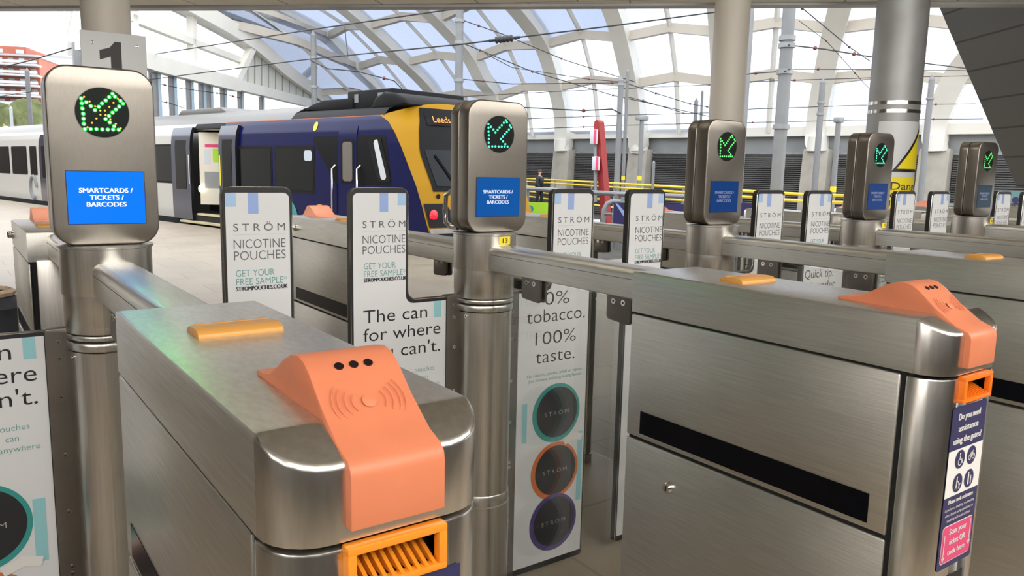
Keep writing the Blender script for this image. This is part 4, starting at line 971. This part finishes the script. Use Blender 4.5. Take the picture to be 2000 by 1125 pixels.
q.text('Danger', 8, zy(371), zy(356)-zy(371), 'sign_black', f3, 96, .008); q.text('Overhead', 8, zy(388), zy(377)-zy(388), 'sign_black', f3, 96); q.text('live wires', 8, zy(403), zy(392)-zy(403), 'sign_black', f3, 90); q.build('sign_text', s3, smooth=0)

def ground(p):
    v = Vector((p.x, p.y, 0))-TQ; return -1.3 if v.dot(TD) > -10.5 and v.dot(TN) > EDGE else 0.0
def mast(label, pt, pb, depth, wpx, mat='mast_grey', cat='mast', collars=(), name='overhead_line_mast', cap=True, yellow=(), tee=None, square=False):
    a, b = at(*pb, depth), at(*pt, depth); a = Vector((b.x, b.y, a.z)); o = Vector((b.x, b.y, ground(b))); r = wpx/2*depth/FPX
    t = thing(name, o, label, cat)
    q = MB(o)
    if square: q.box(o.x-r, o.x+r, o.y-r, o.y+r, o.z, b.z, mat, .02)
    else: q.cyl(o, b, r, r*.94, mat, 18)
    q.build('shaft', t)
    if cap and not tee:
        q = MB(o); q.cyl(b, b+Vector((0, 0, r*1.6)), r, r*.15, mat, 16); q.build('cap', t)
    for py in collars:
        z = at(pb[0], py, depth).z; q = MB(o); q.lathe([(r, z-r*.4), (r*1.25, z-r*.35), (r*1.25, z+r*.35), (r, z+r*.4)], (o.x, o.y, 0), 'galvanised', 18); q.build('collar', t)
    for py in yellow:
        z = at(pb[0], py, depth).z; q = MB(o); q.cyl((o.x, o.y, z-r), (o.x, o.y, z+r), r*1.06, mat='label_yellow', seg=16); q.build('yellow_band', t)
    if tee:
        q = MB(o); w_ = tee*depth/FPX; q.box(b.x-w_, b.x+w_, b.y-.12, b.y+.12, b.z-.06, b.z+.12, 'galvanised', .03); q.build('head_box', t)
    return t
mast('slim grey mast standing behind the train roof, left of the roof pod', (612, 70), (612, 400), 44, 12, collars=(112, 168))
mast('grey mast rising behind the head of post 13', (898, 18), (898, 400), 36, 16, collars=(40, 82, 155))
mast('short grey mast just right of the platform 1 sign', (292, 118), (292, 330), 40, 8)
mast('tall grey mast right of the pale column, with dark bracket collars', (1545, -30), (1520, 400), 20, 26, collars=(72, 86, 137, 245))
mast('thick grey mast just right of the red signal post', (1213, 158), (1211, 395), 30, 12, collars=(165,))
mast('thin taller grey mast right beside the thick one', (1226, 140), (1222, 395), 31, 7, yellow=(348,))
mast('grey lamp post with a flat cross head, left of the third display post', (1254, 232), (1246, 380), 30, 9, tee=13, yellow=(348,), name='lamp_post', cat='lamp post')
mast('grey mast standing before the concrete buttress with shoe', (1607, 162), (1592, 395), 30, 12, collars=(200, 222))
mast('grey camera post with a small box head and yellow bands', (1638, 236), (1632, 395), 26, 11, tee=8, yellow=(370,), name='camera_post', cat='camera post')
mast('grey mast in front of the buttress beside the dark cladding', (1820, 156), (1806, 395), 28, 12, collars=(192,))
mast('dark square post right behind the second pale column', (1462, -20), (1448, 380), 24, 20, square=True, cap=False, name='signal_post', cat='post')
mast('short grey post by the yellow fence left of the third display post', (1277, 318), (1275, 395), 24, 6)
mast('distant short mast left of the second pale column', (1360, 198), (1360, 390), 45, 8)
mast('distant thin mast left of the second pale column', (1372, 180), (1372, 390), 47, 5)
mast('grey gantry post with square head behind the platform 1 sign', (150, 84), (150, 330), 43, 17, square=True, cap=False, name='gantry_post', cat='post')
mast('white marker post on the left beside the brick building', (21, 212), (21, 300), 60, 6, mat='sign_white', name='marker_post', cat='post')
mast('far grey pole in front of the red brick building', (53, 140), (53, 300), 60, 9, name='overhead_line_mast')
# red signal post with pink lamps
rp_b = at(1187, 440, 22); rp_t = at(1170, 244, 22)
rp_b = Vector((rp_b.x, rp_b.y, 0)); rp = thing('signal_post', rp_b, 'leaning dark red signal post with two pink lights', 'signal')
q = MB(rp_b); q.bar(rp_b, rp_t, .20, .22, 'signal_red'); q.cyl(rp_t-Vector((.1, 0, -.02)), rp_t+Vector((.1, 0, .02)), .11, mat='signal_red', seg=14); q.build('post', rp)
for (x, y0, y1) in ((1161, 253, 281), (1165, 306, 333)):
    a = at(x, (y0+y1)/2, 21.8); h = (y1-y0)/2*21.8/FPX
    q = MB(rp_b); q.box(a.x-.06, a.x+.10, a.y-.03, a.y+.12, a.z-h, a.z+h, 'sign_white', .01); hs = q.build('lamp_housing', rp)
    q = MB(rp_b); q.box(a.x-.055, a.x+.03, a.y-.045, a.y-.031, a.z-h*.95, a.z+h*.95, 'signal_pink', .004); q.build('lamp_face', hs)
q = MB(rp_b); a = at(1161, 240, 22); b = at(1162, 400, 22); q.cyl(at(1163, 395, 22), at(1163, 270, 22), .05, mat='mast_grey', seg=10); q.build('lamp_pole', rp)

# ------------------------------------------------------------------ wires with insulators
def wire(label, pts, r=.02, beads=(), big=(), mat='wire', sag=0):
    P_ = [at(*p) for p in pts]; o = P_[0]; t = thing('overhead_wire', o, label, 'overhead wire', 'overhead wires')
    D_ = []
    for a, b in zip(P_, P_[1:]):
        for i in range(8): u = i/8; D_.append(a.lerp(b, u)-Vector((0, 0, sag*4*u*(1-u))))
    D_.append(P_[-1])
    q = MB(o); q.tube(D_, r, mat, 6); q.build('cable', t)
    def along(px):
        best = min(range(len(D_)-1), key=lambda i: abs((to_px(D_[i])[0]+to_px(D_[i+1])[0])/2-px)); return (D_[best]+D_[best+1])/2 if False else _cross(D_, px)
    for px in beads:
        p, d = along(px); q = MB(o); rr = r*3.0; q.lathe([(r, -rr*1.6), (rr*.5, -rr*.9), (rr, -rr*.3), (rr, rr*.3), (rr*.5, rr*.9), (r, rr*1.6)], p, 'insulator_red', 12, tuple(d)); q.build('insulator', t)
    for px in big:
        p, d = along(px); q = MB(o); R_ = r*5; L = R_*2.6
        pr = [(r, -L*1.7), (r*2, -L*1.65), (r*2, -L)]
        for i in range(5): h = -L+2*L*i/5; pr += [(R_*.78, h), (R_, h+L*.1), (R_, h+L*.22), (R_*.78, h+L*.32)]
        pr += [(r*2, L), (r*2, L*1.65), (r, L*1.7)]
        q.lathe(pr, p, 'insulator', 16, tuple(d)); q.build('large_insulator', t)
    return t
def to_px(P_):
    v = P_-EYEV; d = v.dot(FWD); return 1000+FPX*v.dot(RIGHT)/d, 562.5-FPX*v.dot(UP)/d
def _cross(D_, px):
    for a, b in zip(D_, D_[1:]):
        xa, xb = to_px(a)[0], to_px(b)[0]
        if min(xa, xb) <= px <= max(xa, xb) and xa != xb: return a.lerp(b, (px-xa)/(xb-xa)), (b-a).normalized()
    return D_[len(D_)//2], (D_[-1]-D_[0]).normalized()
wire('upper black contact wire with a ribbed insulator by the canopy edge', [(150, 128, 44), (289, 108, 40), (620, 56, 28), (890, 17, 22), (980, -2, 21), (1100, -30, 20.5)], .022, big=(975,))
wire('lower black contact wire with a ribbed insulator above post 13', [(286, 156, 40), (600, 116, 30), (905, 86, 22), (1200, 50, 22), (1530, 6, 21), (1640, -12, 21)], .020, big=(985,))
H_ = 'thin span wire with dark red beads '
wire(H_+'right of the mast behind post 13, upper', [(905, 40, 36), (980, 66, 37), (1105, 118, 40), (1240, 160, 42)], .02, beads=(935, 1097))
wire(H_+'right of the mast behind post 13, middle', [(905, 85, 36), (1040, 140, 38), (1200, 187, 42), (1420, 235, 44)], .02, beads=(937, 1040, 1197))
wire(H_+'right of the mast behind post 13, lower', [(905, 155, 36), (1000, 164, 38), (1200, 162, 40), (1225, 160, 30)], .02, beads=(944, 1195))
wire(H_+'falling towards the thick mast', [(946, 104, 37), (1000, 132, 38), (1152, 155, 33), (1214, 160, 30)], .016, beads=(1150,))
wire('dark droop cable between post 13 and the thick mast', [(906, 196, 36), (1027, 210, 33), (1140, 216, 31), (1195, 213, 30), (1213, 222, 30)], .025, beads=(1140,))
wire('low straight wire crossing behind post 13', [(880, 190, 44), (1100, 178, 46), (1400, 165, 48)], .018)
wire('low level wire left of the third display post', [(1030, 232, 40), (1210, 225, 40), (1400, 220, 40)], .018, beads=(1140,))
wire('lowest level wire left of the third display post', [(1030, 252, 40), (1210, 245, 40), (1400, 240, 40)], .018, beads=(1140,))
wire(H_+'between the thick mast and second pale column, upper', [(1228, 164, 30), (1280, 182, 34), (1348, 203, 38), (1400, 212, 42)], .018, beads=(1281, 1348, 1381))
wire(H_+'between the thick mast and second pale column, lower', [(1228, 190, 30), (1256, 197, 33), (1340, 222, 40)], .018, beads=(1256,))
wire(H_+'right of the tall mast, uppermost diagonal', [(1550, 4, 20), (1567, 16, 20), (1659, 92, 24), (1700, 120, 27)], .014, beads=(1567, 1659))
wire(H_+'left of the tall mast at its lower collar', [(1440, 147, 24), (1476, 143, 23), (1535, 139, 20)], .016, beads=(1476,))
wire('dark twisted cable right of the tall mast upper collar', [(1540, 88, 20), (1610, 96, 21), (1695, 110, 22), (1890, 134, 26)], .018, beads=(1592, 1668))
wire(H_+'right of the tall mast lower collar', [(1540, 135, 20), (1598, 135, 22), (1890, 138, 30)], .014, beads=(1598,))
wire('level wire crossing the right bays, upper', [(1448, 160, 30), (1700, 152, 32), (1890, 148, 34)], .016, beads=(1552,))
wire('level wire crossing the right bays, middle', [(1440, 214, 32), (1700, 205, 33), (1905, 203, 34)], .016, beads=(1605, 1828))
wire('level wire crossing the right bays, lower', [(1440, 240, 34), (1700, 234, 35), (1920, 232, 36)], .016, beads=(1470, 1598, 1823))
wire(H_+'slanting down through the right bays', [(1560, 40, 30), (1614, 80, 30), (1690, 165, 34), (1720, 195, 36)], .012, beads=(1614, 1670))
wire('dark looping feeder cable above the train roof', [(606, 118, 44), (640, 134, 43), (700, 140, 42), (770, 158, 40), (796, 185, 40)], .03, beads=(750,))
wire('thin bead wire behind the train, right of the sign', [(292, 160, 40), (350, 172, 41), (440, 184, 43), (470, 192, 44)], .02, beads=(322, 424, 455))
wire('lower thin bead wire behind the train, right of the sign', [(296, 195, 40), (330, 201, 41), (362, 212, 42)], .02, beads=(325,))
wire('vertical dropper hanging between two contact wires', [(674, 52, 27), (676, 80, 27), (680, 112, 27)], .012)
wire('wire sagging in front of the brick building', [(-10, 135, 42), (60, 118, 41), (140, 94, 40)], .03)
wire('lower wire in front of the brick building', [(-10, 190, 50), (40, 182, 49), (90, 176, 48)], .02)

# ------------------------------------------------------------------ fences, banners, person, building
def fence(label, pts, hs, mat, r, name, posts=True, cat='railing'):
    o = at(*pts[0]); o.z = 0; t = thing(name, o, label, cat)
    B_ = [at(*p) for p in pts]
    for h in hs:
        q = MB(o); q.tube([Vector((p.x, p.y, h if not isinstance(h, str) else p.z)) for p in B_], r, mat, 8); q.build('rail', t)
    n_ = 0
    for a, b in zip(B_, B_[1:]):
        m_ = max(1, int((b-a).length/2.2))
        for i in range(m_ if posts else 0):
            p = a.lerp(b, i/m_); q = MB(o); q.cyl((p.x, p.y, 0), (p.x, p.y, max(hs)), r*1.1, mat='rail_grey', seg=8); q.build('post', t)
    return t
fence('yellow tubular fence running across the concourse beyond the gates', [(985, 344, 46), (1200, 356, 30), (1335, 367, 24), (1580, 384, 17.5), (1720, 386, 17)], (1.28, 1.13, .88, .62, .36), 'fence_yellow', .035, 'safety_fence')
fence('grey tubular handrail in front of the yellow fence', [(1030, 366, 24), (1205, 376, 20), (1345, 381, 19)], (1.14,), 'rail_grey', .06, 'handrail')
fence('grey rail along the far right beyond the gates', [(1690, 388, 15), (1850, 390, 14), (2010, 392, 13)], (1.22,), 'rail_grey', .04, 'handrail')
def banner(label, x0, x1, y0, y1, depth, mat, name='banner', marks=None):
    a, b = at(x0, y1, depth), at(x1, y1, depth*.985); zt_ = at(x0, y0, depth).z
    o = (a+b)/2; o.z = 0; t = thing(name, o, label, 'banner')
    d = (b-a); d.z = 0; n = Vector((d.y, -d.x, 0)).normalized()
    f = lambda u, v, k=0: a+d*u+n*k+Vector((0, 0, zt_-a.z))*v
    z0 = a.z
    q = MB(o); q.prism([(0, 0), (1, 0), (1, 1), (0, 1)], -.01, .01, mat, lambda u, v, k: f(u, v, k)); sh = q.build('sheet', t)
    for u in (.03, .5, .97):
        q = MB(o); p = f(u, 0, -.05); q.cyl((p.x, p.y, 0), (p.x, p.y, zt_), .03, mat='rail_grey', seg=8); q.build('post', t)
    if marks: 
        q = MB(o); marks(q, f); q.build('print', sh, smooth=0)
    return t
def gmarks(q, f):
    g = lambda u, v: f(u, v, .012); L = (f(1, 0)-f(0, 0)).length
    for u, v, m_ in ((.36, .62, 'ink_black'), (.54, .58, 'can_teal'), (.46, .2, 'can_teal')):
        c = f(u, v, .011); q.disc(c, .085, m_, (f(1, 0)-f(0, 0)).normalized(), (0, 0, 1), 18)
    q.text('\u00a3', .36, .50, .24, 'sign_white', g, .07, .01, 'CENTER'); q.text('$', .54, .48, .2, 'banner_green', g, .05, 0, 'CENTER')
    q.flat([(.72, 0), (.8, .12), (.88, 0)], 'ink_black', g)
banner('lime green printed banner right of post 13', 985, 1079, 393, 424, 20, 'banner_green', marks=gmarks)
banner('navy banner behind the gates, between two white posters', 1197, 1345, 395, 440, 17.5, 'banner_navy', marks=lambda q, f: q.flat([(.02, .96), (.05, .96), (.32, .02), (.22, .02)], 'ink_blue', lambda u, v: f(u, v, .012)))
banner('navy banner behind the gates right of the third display post', 1420, 1500, 395, 432, 16, 'banner_navy')
banner('lime green banner strip beside the fourth display post', 1690, 1760, 392, 406, 15, 'banner_green')
banner('pale green advert with a purple shape at the far right', 1950, 2010, 372, 396, 12, 'ink_light_teal', marks=lambda q, f: q.disc(f(.55, .25, .012), .05, 'can_purple', (f(1, 0)-f(0, 0)).normalized(), (0, 0, 1), 18))
# steel hoop barrier by the navy banner
hb = at(1180, 432, 18.5); hp = [at(1178, 434, 18.5), at(1180, 410, 18.5), at(1186, 398, 18.5), at(1198, 394, 18.5), at(1215, 395, 18.3)]
t = thing('hoop_barrier', Vector((hb.x, hb.y, 0)), 'grey tubular hoop barrier beside the navy banner', 'barrier')
q = MB(Vector((hb.x, hb.y, 0))); q.tube([Vector((hp[0].x, hp[0].y, 0))]+hp, .06, 'rail_grey', 10); q.build('hoop', t)
q = MB(Vector((hb.x, hb.y, 0))); q.tube([at(1178, 418, 18.5), at(1196, 418, 18.3)], .03, 'rail_grey', 8); q.build('cross_bar', t)
# bicycle-like cable lock omitted; waiting passenger
PB = at(1053, 401, 38); PB.z = 0
def skinned(name, verts, edges, radii, mat, parent, o, sub=1):
    me = bpy.data.meshes.new(name); me.from_pydata([tuple((Vector(v))*S*PK) for v in verts], edges, []); ob = bpy.data.objects.new(name, me); C.objects.link(ob)
    sk = ob.modifiers.new('skin', 'SKIN'); sv = me.skin_vertices[0].data
    for i, r in enumerate(radii): sv[i].radius = (r*S*PK, r*S*PK)
    sv[0].use_root = True
    sb = ob.modifiers.new('sub', 'SUBSURF'); sb.levels = sub; sb.render_levels = sub
    dg = bpy.context.evaluated_depsgraph_get(); dg.update(); m2 = bpy.data.meshes.new_from_object(ob.evaluated_get(dg)); ob.modifiers.clear(); ob.data = m2
    m2.materials.clear(); m2.materials.append(MATS[mat]); m2.polygons.foreach_set('use_smooth', [True]*len(m2.polygons))
    ob.parent = parent; return ob
ps = thing('person', PB, 'person in a dark puffer jacket and black face mask walking by the yellow fence', 'person', rz=.5)
PK = .85
V_ = [(0, 0, 1.02), (0, 0, 1.35), (0, 0, 1.62), (0, 0, 1.74), (0, -.02, 1.86), (0, -.01, 1.97),
      (.11, 0, .98), (.12, -.10, .55), (.12, -.02, .10), (.12, -.16, .05), (-.11, 0, .98), (-.12, .06, .55), (-.12, .20, .12), (-.12, .08, .06),
      (.24, 0, 1.58), (.31, .03, 1.28), (.28, -.12, 1.05), (.27, -.18, .95), (-.24, 0, 1.58), (-.31, .03, 1.28), (-.28, -.12, 1.05), (-.27, -.18, .95)]
E_ = [(0, 1), (1, 2), (2, 3), (3, 4), (4, 5), (0, 6), (6, 7), (7, 8), (8, 9), (0, 10), (10, 11), (11, 12), (12, 13), (2, 14), (14, 15), (15, 16), (16, 17), (2, 18), (18, 19), (19, 20), (20, 21)]
skinned('body', V_, E_, [.16, .17, .15, .075, .115, .10, .11, .085, .055, .05, .11, .085, .055, .05, .09, .065, .05, .045, .09, .065, .05, .045], 'skin', ps, PB)
skinned('jacket', [V_[i] for i in (0, 1, 2, 3, 14, 15, 16, 18, 19, 20)], [(0, 1), (1, 2), (2, 3), (2, 4), (4, 5), (5, 6), (2, 7), (7, 8), (8, 9)], [.235, .235, .19, .11, .12, .105, .085, .12, .105, .085], 'coat_navy', ps, PB)
skinned('trousers', [V_[i] for i in (0, 6, 7, 8, 10, 11, 12)], [(0, 1), (1, 2), (2, 3), (0, 4), (4, 5), (5, 6)], [.18, .13, .105, .085, .13, .105, .085], 'trouser_black', ps, PB)
q = MB(); q.lathe([(0, .0), (.105, .02), (.118, .07), (.095, .12), (0, .15)], (0, .012, 1.91), 'hair_brown', 18); h_ = q.build('hair', ps); h_.scale = (PK, PK, PK)
q = MB(); q.lathe([(0, .03), (.055, .02), (.075, -.03)], (0, -.115, 1.82), 'mask_black', 14, (0, -1, 0)); h_ = q.build('face_mask', ps); h_.scale = (PK, PK, PK)
# quilted coat or bag at the left edge
qb = at(-22, 720, 4.6); QB = Vector((qb.x, qb.y, 0)); top_ = at(5, 572, 4.6).z
t = thing('quilted_bag', QB, 'dark navy quilted bag with fur trim, cut off by the left edge', 'bag')
q = MB(QB); prof_ = []
n_ = 7
for i in range(n_+1):
    z = top_*i/n_; prof_ += [(.19 if i in (0, n_) else .215, z), (.235, min(top_, z+top_/n_*.5))] if i < n_ else [(.14, z), (0, z+.03)]
q.lathe([(0, 0)]+prof_, QB, 'coat_navy', 22); q.build('body', t)
q = MB(QB); q.lathe([(.135, top_-.02), (.16, top_-.005), (.165, top_+.015), (.14, top_+.03), (.12, top_+.01)], QB, 'fur_trim', 20); q.build('fur_trim', t)
# red brick apartments far left
bd = 120.0
bL, bR = at(-70, 240, bd), at(84, 240, bd*1.02); zb_ = at(0, 240, bd).z; zt_ = at(0, 92, bd).z
BO = (bL+bR)/2; BO.z = zb_; bt = thing('apartment_building', BO, 'red brick apartment block with stacked grey balconies, far left', 'building')
bdv = (bR-bL); bdv.z = 0; bn = Vector((bdv.y, -bdv.x, 0)).normalized()
bf = lambda u, v, k=0: Vector((bL.x, bL.y, zb_))+bdv*u+bn*k+Vector((0, 0, (zt_-zb_)*v))
def bbox(q, u0, u1, v0, v1, k0, k1, mat): q.prism([(u0, v0), (u1, v0), (u1, v1), (u0, v1)], k0, k1, mat, lambda a, b, h: bf(a, b, h))
q = MB(BO); bbox(q, 0, 1.0, 0, .9, -12, 0, 'brick_red'); q.build('wall', bt)
q = MB(BO); bbox(q, 0, .80, .9, 1.03, -10, -1.5, 'brick_red'); q.build('penthouse', bt)
q = MB(BO); bbox(q, 0, 1.02, .885, .91, -12, .8, 'slab_grey'); q.build('roof_edge', bt)
for fl_ in range(6):
    v = .09+fl_*.135
    q = MB(BO); bbox(q, .0, 1.03, v-.012, v+.012, 0, 2.2, 'slab_grey'); ba = q.build('balcony', bt)
    q = MB(BO); bbox(q, .0, 1.03, v+.02, v+.055, 2.1, 2.2, 'brick_grey'); q.build('balustrade', ba)
    for u in (.50, .64, .78, .92):
        q = MB(BO); bbox(q, u-.035, u+.035, v+.02, v+.10, -.05, .06, 'window_far' if u in (.5, .78) else 'slab_grey'); q.build('window', bt)
for u in (.45, .72):
    q = MB(BO); bbox(q, u-.05, u+.05, .94, .99, -1.6, -1.4, 'window_far'); q.build('window', bt)
bb = at(100, 150, 150)
tb2 = thing('office_block', Vector((bb.x, bb.y, zb_)), 'pale grey block behind the brick apartments with a flat canopy', 'building')
q = MB(Vector((bb.x, bb.y, zb_))); q.box(bb.x-4, bb.x+7, bb.y, bb.y+10, zb_, at(100, 112, 150).z, 'sign_white'); q.build('wall', tb2)
q = MB(Vector((bb.x, bb.y, zb_))); q.box(bb.x-9, bb.x+9, bb.y-3, bb.y+12, at(100, 112, 150).z, at(100, 108, 150).z, 'slab_grey'); q.build('flat_roof', tb2)
hg = at(10, 225, 100); q = MB(hg)
random.seed(4)
for i in range(26):
    c = at(random.uniform(-60, 75), random.uniform(214, 240), 100); r_ = random.uniform(1, 1.9)
    b = bmesh.new(); bmesh.ops.create_icosphere(b, subdivisions=2, radius=r_)
    for v in b.verts: v.co *= random.uniform(.82, 1.12)
    q.bm(b, 'hedge', Matrix.Translation(c))
ob = q.build('hedge', smooth=0); tag(ob, 'dark hedge below the brick apartments at far left', 'hedge')
